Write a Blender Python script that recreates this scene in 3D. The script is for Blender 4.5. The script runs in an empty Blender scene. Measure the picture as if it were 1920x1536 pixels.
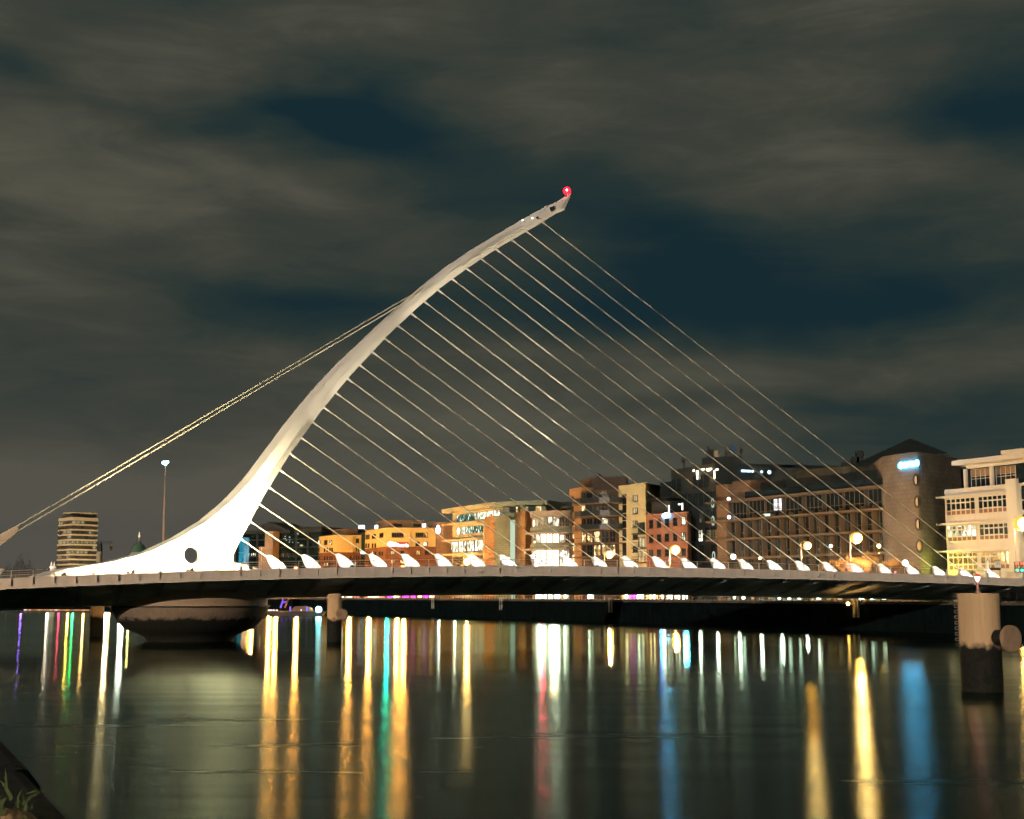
import bpy, math, random
import numpy as np
from mathutils import Vector, Matrix

SC = bpy.context.scene
COL = SC.collection
R = math.radians
random.seed(7)

# ------------------------------------------------------------------ camera
H = 4.5                      # eye height above the water
FP = 2550.0                  # focal length in pixels of a 1920 wide frame
HOR = 1115.0                 # horizon row in that frame
PITCH = math.atan((HOR - 768) / FP)
cd = bpy.data.cameras.new('camera')
cam = bpy.data.objects.new('camera', cd)
COL.objects.link(cam)
cam.location = (0, 0, H)
cam.rotation_euler = (math.pi / 2 + PITCH, 0, 0)
cd.sensor_width = 36
cd.lens = FP / 1920 * 36
cd.clip_start = 0.1
cd.clip_end = 20000
SC.camera = cam

def ray(px, py):
    a, b = (px - 960) / FP, (768 - py) / FP
    c, s = math.cos(PITCH), math.sin(PITCH)
    return Vector((a, c - s * b, s + c * b))

EYE = Vector((0, 0, H))
def at(px, py, Y):
    d = ray(px, py)
    return EYE + d * (Y / d.y)

# ------------------------------------------------------------------ view / sky / lamp
SC.view_settings.view_transform = 'Standard'
SC.view_settings.look = 'None'
SC.view_settings.exposure = 0.0
SC.view_settings.gamma = 1.0
SC.cycles.use_denoising = True
SC.cycles.use_light_tree = False
SC.cycles.denoising_input_passes = 'RGB_ALBEDO'
SC.cycles.max_bounces = 5
SC.cycles.diffuse_bounces = 2
SC.cycles.glossy_bounces = 3
SC.cycles.transmission_bounces = 2
SC.cycles.sample_clamp_indirect = 25.0
SC.cycles.caustics_reflective = True
SC.cycles.blur_glossy = 1.0
SC.cycles.caustics_refractive = False

W = bpy.data.worlds.new('World')
SC.world = W
W.use_nodes = True
SUN_EL, SUN_AZ = R(8.5), R(206)    # azimuth measured from +Y towards +X

def build_sky():
    nt = W.node_tree
    nt.nodes.clear()
    N, L = nt.nodes.new, nt.links.new
    def math_n(op, a, b=None, clamp=False):
        n = N('ShaderNodeMath'); n.operation = op; n.use_clamp = clamp
        for i, v in enumerate((a, b)):
            if v is None: continue
            if isinstance(v, (int, float)): n.inputs[i].default_value = v
            else: L(v, n.inputs[i])
        return n.outputs[0]
    tc = N('ShaderNodeTexCoord')
    sp = N('ShaderNodeSeparateXYZ'); L(tc.outputs['Generated'], sp.inputs[0])
    az = math_n('ARCTAN2', sp.outputs[0], sp.outputs[1])
    el = math_n('ARCSINE', sp.outputs[2])
    cb = N('ShaderNodeCombineXYZ'); L(az, cb.inputs[0]); L(el, cb.inputs[1])
    def noise(sx, sy, rot, scale, detail, rough, dist, off=0.0):
        mp = N('ShaderNodeMapping'); mp.inputs['Scale'].default_value = (sx, sy, 1)
        mp.inputs['Rotation'].default_value = (0, 0, rot)
        mp.inputs['Location'].default_value = (off, off * 0.7, off * 0.3)
        L(cb.outputs[0], mp.inputs[0])
        nz = N('ShaderNodeTexNoise'); nz.inputs['Scale'].default_value = scale
        nz.inputs['Detail'].default_value = detail; nz.inputs['Roughness'].default_value = rough
        nz.inputs['Distortion'].default_value = dist
        L(mp.outputs[0], nz.inputs['Vector'])
        return nz.outputs['Fac']
    # warp of the cloud coordinates
    wx = math_n('MULTIPLY', math_n('SUBTRACT', noise(1, 1.6, 0, 5.0, 3, .5, 0, 3.1), .5), .16)
    wy = math_n('MULTIPLY', math_n('SUBTRACT', noise(1, 1.6, 0, 5.0, 3, .5, 0, 9.7), .5), .10)
    azw = math_n('ADD', az, wx); elw = math_n('ADD', el, wy)
    # cloud breaks (negative) and thick lit banks (positive): centre px, half sizes px, tilt deg, gain
    blobs = [((640, 212), (215, 46), -4, -.95), ((560, 190), (120, 30), 0, -.20), ((830, 262), (260, 40), -13, -.34), ((1100, 380), (240, 60), -8, -.22), ((870, 400), (150, 60), 0, -.15),
             ((180, 150), (330, 26), -12, -.26), ((1250, 65), (110, 55), 0, -.28), ((1890, 240), (170, 55), -8, -.75), ((1900, 120), (120, 60), 0, -.15),
             ((1440, 560), (420, 66), -3, -.74), ((1230, 450), (280, 56), -16, -.36), ((1560, 440), (300, 60), 0, -.36), ((1780, 585), (220, 34), 0, -.36), ((1120, 540), (160, 90), 0, -.20),
             ((650, 606), (270, 48), -2, -.66), ((470, 640), (160, 30), 0, -.15), ((1800, 800), (300, 70), 0, -.40), ((1500, 720), (60, 20), 0, -.15), ((1600, 715), (70, 18), -6, -.22), ((330, 800), (220, 80), 0, -.16),
             ((120, 300), (280, 130), 0, .34), ((500, 320), (300, 44), -20, .22), ((1010, 195), (230, 70), 0, .24), ((300, 60), (500, 60), 0, .16), ((900, 40), (300, 50), 0, .12), ((1560, 180), (260, 80), 0, .10),
             ((1350, 655), (500, 44), -3, .34), ((950, 760), (420, 80), 0, .18), ((1650, 20), (320, 50), 0, .16), ((1650, 300), (260, 44), 0, .16),
             ((120, 560), (300, 90), 0, .10), ((150, 930), (420, 110), 0, .32), ((800, 930), (420, 70), 0, .26), ((1000, 860), (900, 130), 0, .22)]
    tot = None
    for (c, s, tilt, g) in blobs:
        d = ray(*c).normalized(); a0 = math.atan2(d.x, d.y); e0 = math.asin(d.z)
        sa, se = s[0] / FP, s[1] / FP
        da = math_n('SUBTRACT', azw, a0); de = math_n('SUBTRACT', elw, e0)
        ct, st = math.cos(R(tilt)), math.sin(R(tilt))
        u = math_n('ADD', math_n('MULTIPLY', da, ct / sa), math_n('MULTIPLY', de, st / sa))
        v = math_n('ADD', math_n('MULTIPLY', da, -st / se), math_n('MULTIPLY', de, ct / se))
        r2 = math_n('ADD', math_n('MULTIPLY', u, u), math_n('MULTIPLY', v, v))
        gz = math_n('MULTIPLY', math_n('EXPONENT', math_n('MULTIPLY', r2, -1.0)), g * (.84 if g < 0 else 1))
        tot = gz if tot is None else math_n('ADD', tot, gz)
    n1 = math_n('MULTIPLY', math_n('SUBTRACT', noise(1, 2.6, -.12, 4.2, 6, .55, .5), .5), .72)
    n2 = math_n('MULTIPLY', math_n('SUBTRACT', noise(1, 4.2, -.14, 9, 7, .62, .6, 5.3), .5), .62)
    c = math_n('ADD', math_n('ADD', math_n('ADD', tot, n1), n2), .60, True)
    rp = N('ShaderNodeValToRGB'); L(c, rp.inputs[0])
    e = rp.color_ramp.elements
    e[0].position = 0.0; e[0].color = (.0070, .0205, .0270, 1)
    e[1].position = 1.0; e[1].color = (.076, .074, .055, 1)
    m = e.new(.38); m.color = (.0180, .0305, .0290, 1)
    m = e.new(.68); m.color = (.0405, .0450, .0355, 1)
    # purple-grey town glow near the horizon, stronger to the left
    lowf = math_n('EXPONENT', math_n('MULTIPLY', math_n('MULTIPLY', el, el), -110))
    leftf = math_n('EXPONENT', math_n('MULTIPLY', math_n('POWER', math_n('ABSOLUTE', math_n('ADD', az, .30)), 2.0), -9))
    gl = math_n('MULTIPLY', math_n('MULTIPLY', lowf, leftf), .95, True)
    mx = N('ShaderNodeMix'); mx.data_type = 'RGBA'
    L(gl, mx.inputs[0]); L(rp.outputs[0], mx.inputs[6]); mx.inputs[7].default_value = (.080, .074, .062, 1)
    b1 = N('ShaderNodeBackground'); L(mx.outputs[2], b1.inputs[0]); b1.inputs[1].default_value = 1.14
    # a trace of twilight from the physical sky, far below daylight
    sk = N('ShaderNodeTexSky'); sk.sky_type = 'NISHITA'; sk.sun_disc = False
    sk.sun_elevation = R(-4); sk.sun_rotation = SUN_AZ
    b2 = N('ShaderNodeBackground'); L(sk.outputs[0], b2.inputs[0]); b2.inputs[1].default_value = .004
    ad = N('ShaderNodeAddShader'); L(b1.outputs[0], ad.inputs[0]); L(b2.outputs[0], ad.inputs[1])
    out = N('ShaderNodeOutputWorld'); L(ad.outputs[0], out.inputs[0])
build_sky()

sd = bpy.data.lights.new('sun', 'SUN')       # the town's warm glow behind the camera
sd.energy = 1.75; sd.angle = R(0.6); sd.color = (1.0, .80, .60)
sun = bpy.data.objects.new('sun', sd); COL.objects.link(sun)
sv = Vector((math.sin(SUN_AZ) * math.cos(SUN_EL), math.cos(SUN_AZ) * math.cos(SUN_EL), math.sin(SUN_EL)))
sun.rotation_euler = sv.to_track_quat('Z', 'Y').to_euler()

# ------------------------------------------------------------------ materials
MATS = {}
def nodes(name):
    m = bpy.data.materials.new(name); m.use_nodes = True
    nt = m.node_tree
    return m, nt, nt.nodes['Principled BSDF']

def mat(name, col, rough=.6, var=.18, scale=.6, metal=0.0, spec=.4, streak=0.0, bump=0.0):
    """plain surface with world-scale mottling, optional vertical rain streaks"""
    if name in MATS: return MATS[name]
    m, nt, p = nodes(name)
    N, L = nt.nodes.new, nt.links.new
    g = N('ShaderNodeNewGeometry')
    nz = N('ShaderNodeTexNoise'); nz.inputs['Scale'].default_value = scale; nz.inputs['Detail'].default_value = 6
    nz.inputs['Roughness'].default_value = .65
    L(g.outputs['Position'], nz.inputs['Vector'])
    fac = nz.outputs['Fac']
    if streak:
        mp = N('ShaderNodeMapping'); mp.inputs['Scale'].default_value = (2.2, 2.2, .12); L(g.outputs['Position'], mp.inputs[0])
        n2 = N('ShaderNodeTexNoise'); n2.inputs['Scale'].default_value = 1.0; n2.inputs['Detail'].default_value = 4
        L(mp.outputs[0], n2.inputs['Vector'])
        mm = N('ShaderNodeMix'); mm.data_type = 'FLOAT'; mm.inputs[0].default_value = streak
        L(fac, mm.inputs[2]); L(n2.outputs['Fac'], mm.inputs[3]); fac = mm.outputs[0]
    rp = N('ShaderNodeValToRGB'); L(fac, rp.inputs[0])
    e = rp.color_ramp.elements
    e[0].position = .25; e[1].position = .75
    e[0].color = (*[max(0, c * (1 - 1.6 * var)) for c in col], 1)
    e[1].color = (*[min(1, c * (1 + var)) for c in col], 1)
    L(rp.outputs[0], p.inputs['Base Color'])
    p.inputs['Roughness'].default_value = rough; p.inputs['Metallic'].default_value = metal
    p.inputs['Specular IOR Level'].default_value = spec
    if bump:
        b = N('ShaderNodeBump'); b.inputs['Strength'].default_value = bump; b.inputs['Distance'].default_value = .05
        L(nz.outputs['Fac'], b.inputs['Height']); L(b.outputs[0], p.inputs['Normal'])
    MATS[name] = m
    return m

def brick_mat(name, c1, c2, mortar, U, bw=.9, bh=.45, rough=.8, ms=.03):
    if name in MATS: return MATS[name]
    m, nt, p = nodes(name)
    N, L = nt.nodes.new, nt.links.new
    g = N('ShaderNodeNewGeometry')
    dt = N('ShaderNodeVectorMath'); dt.operation = 'DOT_PRODUCT'; L(g.outputs['Position'], dt.inputs[0]); dt.inputs[1].default_value = (U[0], U[1], 0)
    sp = N('ShaderNodeSeparateXYZ'); L(g.outputs['Position'], sp.inputs[0])
    cb = N('ShaderNodeCombineXYZ'); L(dt.outputs['Value'], cb.inputs[0]); L(sp.outputs[2], cb.inputs[1])
    br = N('ShaderNodeTexBrick'); L(cb.outputs[0], br.inputs['Vector'])
    br.inputs['Color1'].default_value = (*c1, 1); br.inputs['Color2'].default_value = (*c2, 1); br.inputs['Mortar'].default_value = (*mortar, 1)
    br.inputs['Scale'].default_value = 1; br.inputs['Mortar Size'].default_value = ms
    br.inputs['Brick Width'].default_value = bw; br.inputs['Row Height'].default_value = bh
    nz = N('ShaderNodeTexNoise'); nz.inputs['Scale'].default_value = .35; nz.inputs['Detail'].default_value = 6; L(g.outputs['Position'], nz.inputs['Vector'])
    rp = N('ShaderNodeValToRGB'); L(nz.outputs['Fac'], rp.inputs[0])
    rp.color_ramp.elements[0].position = .3; rp.color_ramp.elements[0].color = (.62, .6, .58, 1)
    rp.color_ramp.elements[1].position = .7; rp.color_ramp.elements[1].color = (1.1, 1.1, 1.1, 1)
    mx = N('ShaderNodeMix'); mx.data_type = 'RGBA'; mx.blend_type = 'MULTIPLY'; mx.inputs[0].default_value = 1
    L(br.outputs[0], mx.inputs[6]); L(rp.outputs[0], mx.inputs[7]); L(mx.outputs[2], p.inputs['Base Color'])
    p.inputs['Roughness'].default_value = rough
    MATS[name] = m
    return m

def emit(name, col, strength):
    if name in MATS: return MATS[name]
    m, nt, p = nodes(name)
    p.inputs['Base Color'].default_value = (.02, .02, .02, 1)
    p.inputs['Emission Color'].default_value = (*col, 1); p.inputs['Emission Strength'].default_value = strength
    if strength < 4.5: m.cycles.emission_sampling = 'NONE'     # seen and mirrored, too weak to light the scene
    MATS[name] = m
    return m

def lit_glass(name, c_dark, c_mid, c_hot, strength, scale=.9, lo=.42, hi=.66, stretch=(1.6, 1.6, .9)):
    """window with a lit room behind it: blinds, furniture and ceiling lights as patches of light"""
    if name in MATS: return MATS[name]
    m, nt, p = nodes(name)
    N, L = nt.nodes.new, nt.links.new
    g = N('ShaderNodeNewGeometry')
    mp = N('ShaderNodeMapping'); mp.inputs['Scale'].default_value = stretch; L(g.outputs['Position'], mp.inputs[0])
    nz = N('ShaderNodeTexNoise'); nz.inputs['Scale'].default_value = scale; nz.inputs['Detail'].default_value = 3; L(mp.outputs[0], nz.inputs['Vector'])
    vo = N('ShaderNodeTexVoronoi'); vo.inputs['Scale'].default_value = scale * 1.3; L(mp.outputs[0], vo.inputs['Vector'])
    mm = N('ShaderNodeMix'); mm.data_type = 'FLOAT'; mm.inputs[0].default_value = .45
    sx = N('ShaderNodeSeparateColor'); L(vo.outputs['Color'], sx.inputs[0])
    L(nz.outputs['Fac'], mm.inputs[2]); L(sx.outputs[0], mm.inputs[3])
    rp = N('ShaderNodeValToRGB'); L(mm.outputs[0], rp.inputs[0])
    e = rp.color_ramp.elements
    e[0].position = lo - .12; e[0].color = (*c_dark, 1)
    e[1].position = hi; e[1].color = (*c_hot, 1)
    k = e.new((lo + hi) / 2); k.color = (*c_mid, 1)
    p.inputs['Base Color'].default_value = (.02, .025, .025, 1); p.inputs['Roughness'].default_value = .15
    L(rp.outputs[0], p.inputs['Emission Color']); p.inputs['Emission Strength'].default_value = strength
    if strength < 3: m.cycles.emission_sampling = 'NONE'
    MATS[name] = m
    return m

M_white = mat('white_paint', (.80, .79, .76), .45, .05, .4)
M_steel = mat('bridge_paint', (.69, .62, .56), .5, .10, .5, streak=.6)
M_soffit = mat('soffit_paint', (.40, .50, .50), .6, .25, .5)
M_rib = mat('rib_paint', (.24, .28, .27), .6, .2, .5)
M_asphalt = mat('asphalt', (.05, .05, .05), .85, .25, 2)
M_rail = mat('rail_steel', (.44, .39, .34), .5, .12, 1)
M_cable = mat('cable_sheath', (.78, .77, .60), .5, .08, .8)
M_conc = mat('pier_concrete', (.40, .33, .26), .85, .22, .7, streak=.45)
M_dark = mat('dark_metal', (.03, .03, .032), .5, .25, 1)
M_black = mat('black_frame', (.012, .014, .015), .5, .2, 1)
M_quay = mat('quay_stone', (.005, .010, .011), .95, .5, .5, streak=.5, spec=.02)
M_pave = mat('paving', (.12, .10, .085), .9, .2, .5)
M_glass = mat('dark_glass', (.010, .018, .020), .12, .3, .4, spec=.6)
M_glassb = mat('blue_glass', (.014, .024, .030), .12, .4, .3, spec=.6)
M_cream = mat('cream_render', (.64, .59, .30), .85, .12, .3, streak=.5)
M_creamdk = mat('orange_render', (.42, .23, .10), .85, .12, .3, streak=.5)
M_stone = mat('pale_stone', (.44, .36, .25), .85, .12, .4, streak=.4)
M_stoneg = mat('green_grey_stone', (.30, .32, .22), .85, .15, .4, streak=.4)
M_yellow = mat('yellow_render', (.56, .45, .16), .85, .12, .35, streak=.4)
M_brown = mat('brown_timber', (.085, .050, .030), .7, .35, .8, streak=.8)
M_slate = mat('slate_roof', (.022, .032, .034), .7, .3, .6)
M_darkbld = mat('dark_cladding', (.018, .026, .028), .6, .35, .3, streak=.4)
M_office = mat('cream_office_panel', (.58, .54, .46), .75, .08, .3, streak=.4)
M_ledge = mat('brown_ledge', (.115, .080, .048), .7, .18, .5)
M_branch = mat('branch_bark', (.26, .17, .08), .9, .3, 2)
M_weed = mat('leaf_green', (.05, .09, .015), .7, .4, 3)

def tide_mat(name, col, level):
    """concrete above the tide line, black weed below it with a ragged edge"""
    m, nt, p = nodes(name)
    N, L = nt.nodes.new, nt.links.new
    g = N('ShaderNodeNewGeometry')
    sp = N('ShaderNodeSeparateXYZ'); L(g.outputs['Position'], sp.inputs[0])
    nz = N('ShaderNodeTexNoise'); nz.inputs['Scale'].default_value = 2.2; nz.inputs['Detail'].default_value = 8; L(g.outputs['Position'], nz.inputs['Vector'])
    a = N('ShaderNodeMath'); a.operation = 'MULTIPLY_ADD'; a.inputs[1].default_value = .9; L(nz.outputs['Fac'], a.inputs[0]); L(sp.outputs[2], a.inputs[2])
    mr = N('ShaderNodeMapRange'); L(a.outputs[0], mr.inputs[0]); mr.inputs[1].default_value = level + .30; mr.inputs[2].default_value = level + .62
    mp = N('ShaderNodeMapping'); mp.inputs['Scale'].default_value = (3, 3, .15); L(g.outputs['Position'], mp.inputs[0])
    n2 = N('ShaderNodeTexNoise'); n2.inputs['Scale'].default_value = 1.3; n2.inputs['Detail'].default_value = 5; L(mp.outputs[0], n2.inputs['Vector'])
    rp = N('ShaderNodeValToRGB'); L(n2.outputs['Fac'], rp.inputs[0])
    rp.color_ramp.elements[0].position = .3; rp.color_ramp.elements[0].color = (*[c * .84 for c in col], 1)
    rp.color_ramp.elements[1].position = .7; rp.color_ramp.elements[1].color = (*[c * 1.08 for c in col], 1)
    n3 = N('ShaderNodeTexNoise'); n3.inputs['Scale'].default_value = 5; n3.inputs['Detail'].default_value = 6; L(g.outputs['Position'], n3.inputs['Vector'])
    r3 = N('ShaderNodeValToRGB'); L(n3.outputs['Fac'], r3.inputs[0])
    r3.color_ramp.elements[0].position = .4; r3.color_ramp.elements[0].color = (.003, .005, .005, 1)
    r3.color_ramp.elements[1].position = .8; r3.color_ramp.elements[1].color = (.022, .019, .012, 1)
    mx = N('ShaderNodeMix'); mx.data_type = 'RGBA'
    L(mr.outputs[0], mx.inputs[0]); L(r3.outputs[0], mx.inputs[6]); L(rp.outputs[0], mx.inputs[7]); L(mx.outputs[2], p.inputs['Base Color'])
    p.inputs['Roughness'].default_value = .85
    b = N('ShaderNodeBump'); b.inputs['Strength'].default_value = .5; b.inputs['Distance'].default_value = .08
    L(n3.outputs['Fac'], b.inputs['Height']); L(b.outputs[0], p.inputs['Normal'])
    MATS[name] = m
    return m
M_tide = tide_mat('tide_marked_concrete', (.74, .51, .29), 2.15)
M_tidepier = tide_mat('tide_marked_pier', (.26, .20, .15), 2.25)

P_warm = lit_glass('lit_room_warm', (.05, .03, .01), (.8, .5, .16), (2.2, 1.7, .9), 1.0)
P_white = lit_glass('lit_room_white', (.10, .10, .06), (1.1, 1.05, .7), (3.5, 3.5, 2.8), 1.0)
P_green = lit_glass('lit_room_green', (.006, .04, .035), (.02, .14, .12), (1.4, 1.9, 1.5), 1.0, 1.3, .46, .74)
P_dim = lit_glass('dim_room', (.008, .012, .010), (.035, .034, .022), (.30, .24, .12), 1.0, 1.2, .5, .85)
P_amber = lit_glass('amber_reflection_glow', (.10, .05, .01), (.42, .20, .03), (.9, .55, .12), 1.0, 1.6, .4, .8)  # amber reflection put into these panes as their own glow
S_warm = lit_glass('lit_shop_warm', (.06, .03, .01), (1.0, .6, .18), (2.6, 2.0, 1.0), 9.0, .55, .36, .54, (2, 2, .1))
S_white = lit_glass('lit_shop_white', (.06, .07, .04), (1.0, 1.1, .7), (3.0, 3.2, 2.4), 10.0, .55, .36, .54, (2, 2, .1))
P_blinds = lit_glass('lit_blinds_cream', (.20, .15, .07), (.42, .33, .16), (.75, .62, .35), 1.0, .5)

# ------------------------------------------------------------------ mesh builder
def origin_of(o):
    v = Vector((0, 0, 0))
    while o is not None:
        v += o.location; o = o.parent
    return v

class MB:
    def __init__(s): s.v, s.f, s.sm = [], [], []
    def add(s, verts, faces, smooth=False):
        k = len(s.v)
        s.v += [Vector(v) for v in verts]
        s.f += [tuple(i + k for i in f) for f in faces]
        s.sm += [smooth] * len(faces)
    def hexa(s, c):      # 8 corners: bottom 0-3 ccw, top 4-7
        s.add(c, [(3, 2, 1, 0), (4, 5, 6, 7), (0, 1, 5, 4), (1, 2, 6, 5), (2, 3, 7, 6), (3, 0, 4, 7)])
    def box(s, x0, x1, y0, y1, z0, z1):
        s.hexa([(x0, y0, z0), (x1, y0, z0), (x1, y1, z0), (x0, y1, z0), (x0, y0, z1), (x1, y0, z1), (x1, y1, z1), (x0, y1, z1)])
    def obox(s, c, ax, ay, az):   # oriented: centre and three half axes
        c, ax, ay, az = Vector(c), Vector(ax), Vector(ay), Vector(az)
        s.hexa([c - ax - ay - az, c + ax - ay - az, c + ax + ay - az, c - ax + ay - az, c - ax - ay + az, c + ax - ay + az, c + ax + ay + az, c - ax + ay + az])
    def prism(s, poly, z0, z1):
        n = len(poly)
        zt = z1 if isinstance(z1, (list, tuple)) else [z1] * n
        s.add([(p[0], p[1], z0) for p in poly] + [(p[0], p[1], zt[i]) for i, p in enumerate(poly)],
              [tuple(reversed(range(n))), tuple(range(n, 2 * n))] + [(i, (i + 1) % n, n + (i + 1) % n, n + i) for i in range(n)])
    def tube(s, a, b, r0, r1=None, n=8, smooth=True, caps=True):
        a, b = Vector(a), Vector(b); r1 = r0 if r1 is None else r1
        d = (b - a).normalized()
        x = d.orthogonal().normalized(); y = d.cross(x)
        vs = []
        for (p, r) in ((a, r0), (b, r1)):
            vs += [p + (x * math.cos(t) + y * math.sin(t)) * r for t in [2 * math.pi * i / n for i in range(n)]]
        s.add(vs, [(i, (i + 1) % n, n + (i + 1) % n, n + i) for i in range(n)], smooth)
        if caps: s.add(vs, [tuple(reversed(range(n))), tuple(range(n, 2 * n))])
    def path(s, pts, r, n=6):
        for a, b in zip(pts[:-1], pts[1:]): s.tube(a, b, r, r, n)
    def lathe(s, c, prof, n=40, smooth=True):
        c = Vector(c); vs = []
        for (r, z) in prof:
            vs += [c + Vector((r * math.cos(2 * math.pi * i / n), r * math.sin(2 * math.pi * i / n), z)) for i in range(n)]
        fs = []
        for j in range(len(prof) - 1):
            fs += [(j * n + i, j * n + (i + 1) % n, (j + 1) * n + (i + 1) % n, (j + 1) * n + i) for i in range(n)]
        s.add(vs, fs, smooth)
        s.add(vs, [tuple(reversed(range(n))), tuple(range((len(prof) - 1) * n, len(prof) * n))])
    def sphere(s, c, r, n=16, m=10, sq=1.0):
        s.lathe(c, [(max(1e-4, r * math.sin(math.pi * j / m)), -r * sq * math.cos(math.pi * j / m)) for j in range(m + 1)], n)
    def loft(s, rings, smooth=False, caps=True):
        n = len(rings[0]); vs = [p for r in rings for p in r]; fs = []
        for j in range(len(rings) - 1):
            fs += [(j * n + i, j * n + (i + 1) % n, (j + 1) * n + (i + 1) % n, (j + 1) * n + i) for i in range(n)]
        s.add(vs, fs, smooth)
        if caps: s.add(vs, [tuple(reversed(range(n))), tuple(range((len(rings) - 1) * n, len(rings) * n))])
    def build(s, name, material, parent=None, fix=True):
        o0 = origin_of(parent) if parent is not None else Vector((0, 0, 0))
        me = bpy.data.meshes.new(name)
        me.from_pydata([tuple(v - o0) for v in s.v], [], s.f)
        me.polygons.foreach_set('use_smooth', s.sm)
        me.materials.append(material)
        me.update()
        if fix:
            import bmesh
            bm = bmesh.new(); bm.from_mesh(me); bmesh.ops.recalc_face_normals(bm, faces=bm.faces); bm.to_mesh(me); bm.free()
        o = bpy.data.objects.new(name, me); COL.objects.link(o)
        if parent is not None: o.parent = parent
        return o

def tag(o, label, cat, group=None, kind=None):
    o['label'] = label
    if cat: o['category'] = cat
    if group: o['group'] = group
    if kind: o['kind'] = kind
    return o
def thing(name, label, cat, loc, group=None):
    o = bpy.data.objects.new(name, None); COL.objects.link(o)
    o.location = Vector(loc); o.empty_display_size = .5
    return tag(o, label, cat, group)
def struct(name, mb, m):
    o = mb.build(name, m); o['kind'] = 'structure'; return o
def dup(root, loc, label):
    r = root.copy(); COL.objects.link(r); r.location = loc; r['label'] = label
    for ch in list(root.children):
        c = ch.copy(); COL.objects.link(c); c.parent = r
        for g in list(ch.children):
            d = g.copy(); COL.objects.link(d); d.parent = c
    return r
def lamp(name, kind, loc, energy, col, parent=None, **kw):
    l = bpy.data.lights.new(name, kind); l.energy = energy; l.color = col
    for k, v in kw.items(): setattr(l, k, v)
    o = bpy.data.objects.new(name, l); COL.objects.link(o)
    o.location = Vector(loc) - (origin_of(parent) if parent else Vector((0, 0, 0)))
    if parent: o.parent = parent
    return o
def aim(o, target, src):
    o.rotation_euler = (Vector(src) - Vector(target)).to_track_quat('Z', 'Y').to_euler()

class Wall:
    """a vertical wall plane between two ground points given by photo column and distance"""
    def __init__(s, A, B):
        s.A = at(A[0], HOR, A[1]); s.B = at(B[0], HOR, B[1]); s.A.z = s.B.z = 0
        s._fin()
    def _fin(s):
        d = s.B - s.A; s.len = d.length; s.U = d.normalized()
        s.n = Vector((s.U.y, -s.U.x, 0))
        if s.n.dot(-s.A) < 0: s.n = -s.n
    @classmethod
    def pts(c, a, b):
        w = c.__new__(c); w.A = Vector((a[0], a[1], 0)); w.B = Vector((b[0], b[1], 0)); w._fin(); return w
    def uz(s, px, py, out=0):
        d = ray(px, py); P0 = s.A + s.n * out
        t = (P0 - EYE).dot(s.n) / d.dot(s.n); p = EYE + d * t
        return (p - s.A).dot(s.U), p.z
    def z(s, px, py): return s.uz(px, py)[1]
    def u(s, px, py=1000): return s.uz(px, py)[0]
    def p(s, u, z, out=0): return s.A + s.U * u + s.n * out + Vector((0, 0, z))
    def box(s, mb, u0, u1, z0, z1, o0, o1):
        q = [s.p(u, z, o) for z in (z0, z1) for (u, o) in ((u0, o1), (u1, o1), (u1, o0), (u0, o0))]
        mb.hexa(q)
    def rect(s, x0, y0, x1, y1):
        xc, yc = (x0 + x1) / 2, (y0 + y1) / 2
        u0, u1 = s.u(x0, yc), s.u(x1, yc); z1, z0 = s.z(xc, y0), s.z(xc, y1)
        return min(u0, u1), max(u0, u1), z0, z1

def window(parent, w, r, cols=2, rows=1, frame=None, pane=None, fw=.09, depth=.10, sill=False, name='window'):
    """window frame with mullions standing proud of the wall, the glass a child of it"""
    u0, u1, z0, z1 = r
    f = MB(); b = fw
    w.box(f, u0, u0 + b, z0, z1, .0, depth); w.box(f, u1 - b, u1, z0, z1, .0, depth)
    w.box(f, u0 + b, u1 - b, z1 - b, z1, .0, depth); w.box(f, u0 + b, u1 - b, z0, z0 + b, .0, depth)
    rws = rows if isinstance(rows, (list, tuple)) else [k / rows for k in range(1, rows)]
    for k in range(1, cols):
        c = u0 + (u1 - u0) * k / cols; w.box(f, c - b * .45, c + b * .45, z0 + b, z1 - b, .0, depth * .8)
    for q in rws:
        c = z0 + (z1 - z0) * q; w.box(f, u0 + b, u1 - b, c - b * .45, c + b * .45, .0, depth * .7)
    if sill: w.box(f, u0 - .1, u1 + .1, z0 - .12, z0 - .002, 0, depth + .12)
    fo = f.build(name, frame or M_black, parent)
    g = MB(); w.box(g, u0 + b * .5, u1 - b * .5, z0 + b * .5, z1 - b * .5, .004, .03)
    g.build('pane', pane or M_glass, fo)
    return fo
def part(parent, name, m, fn, **k):
    mb = MB(); fn(mb); return mb.build(name, m, parent, **k)
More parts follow.
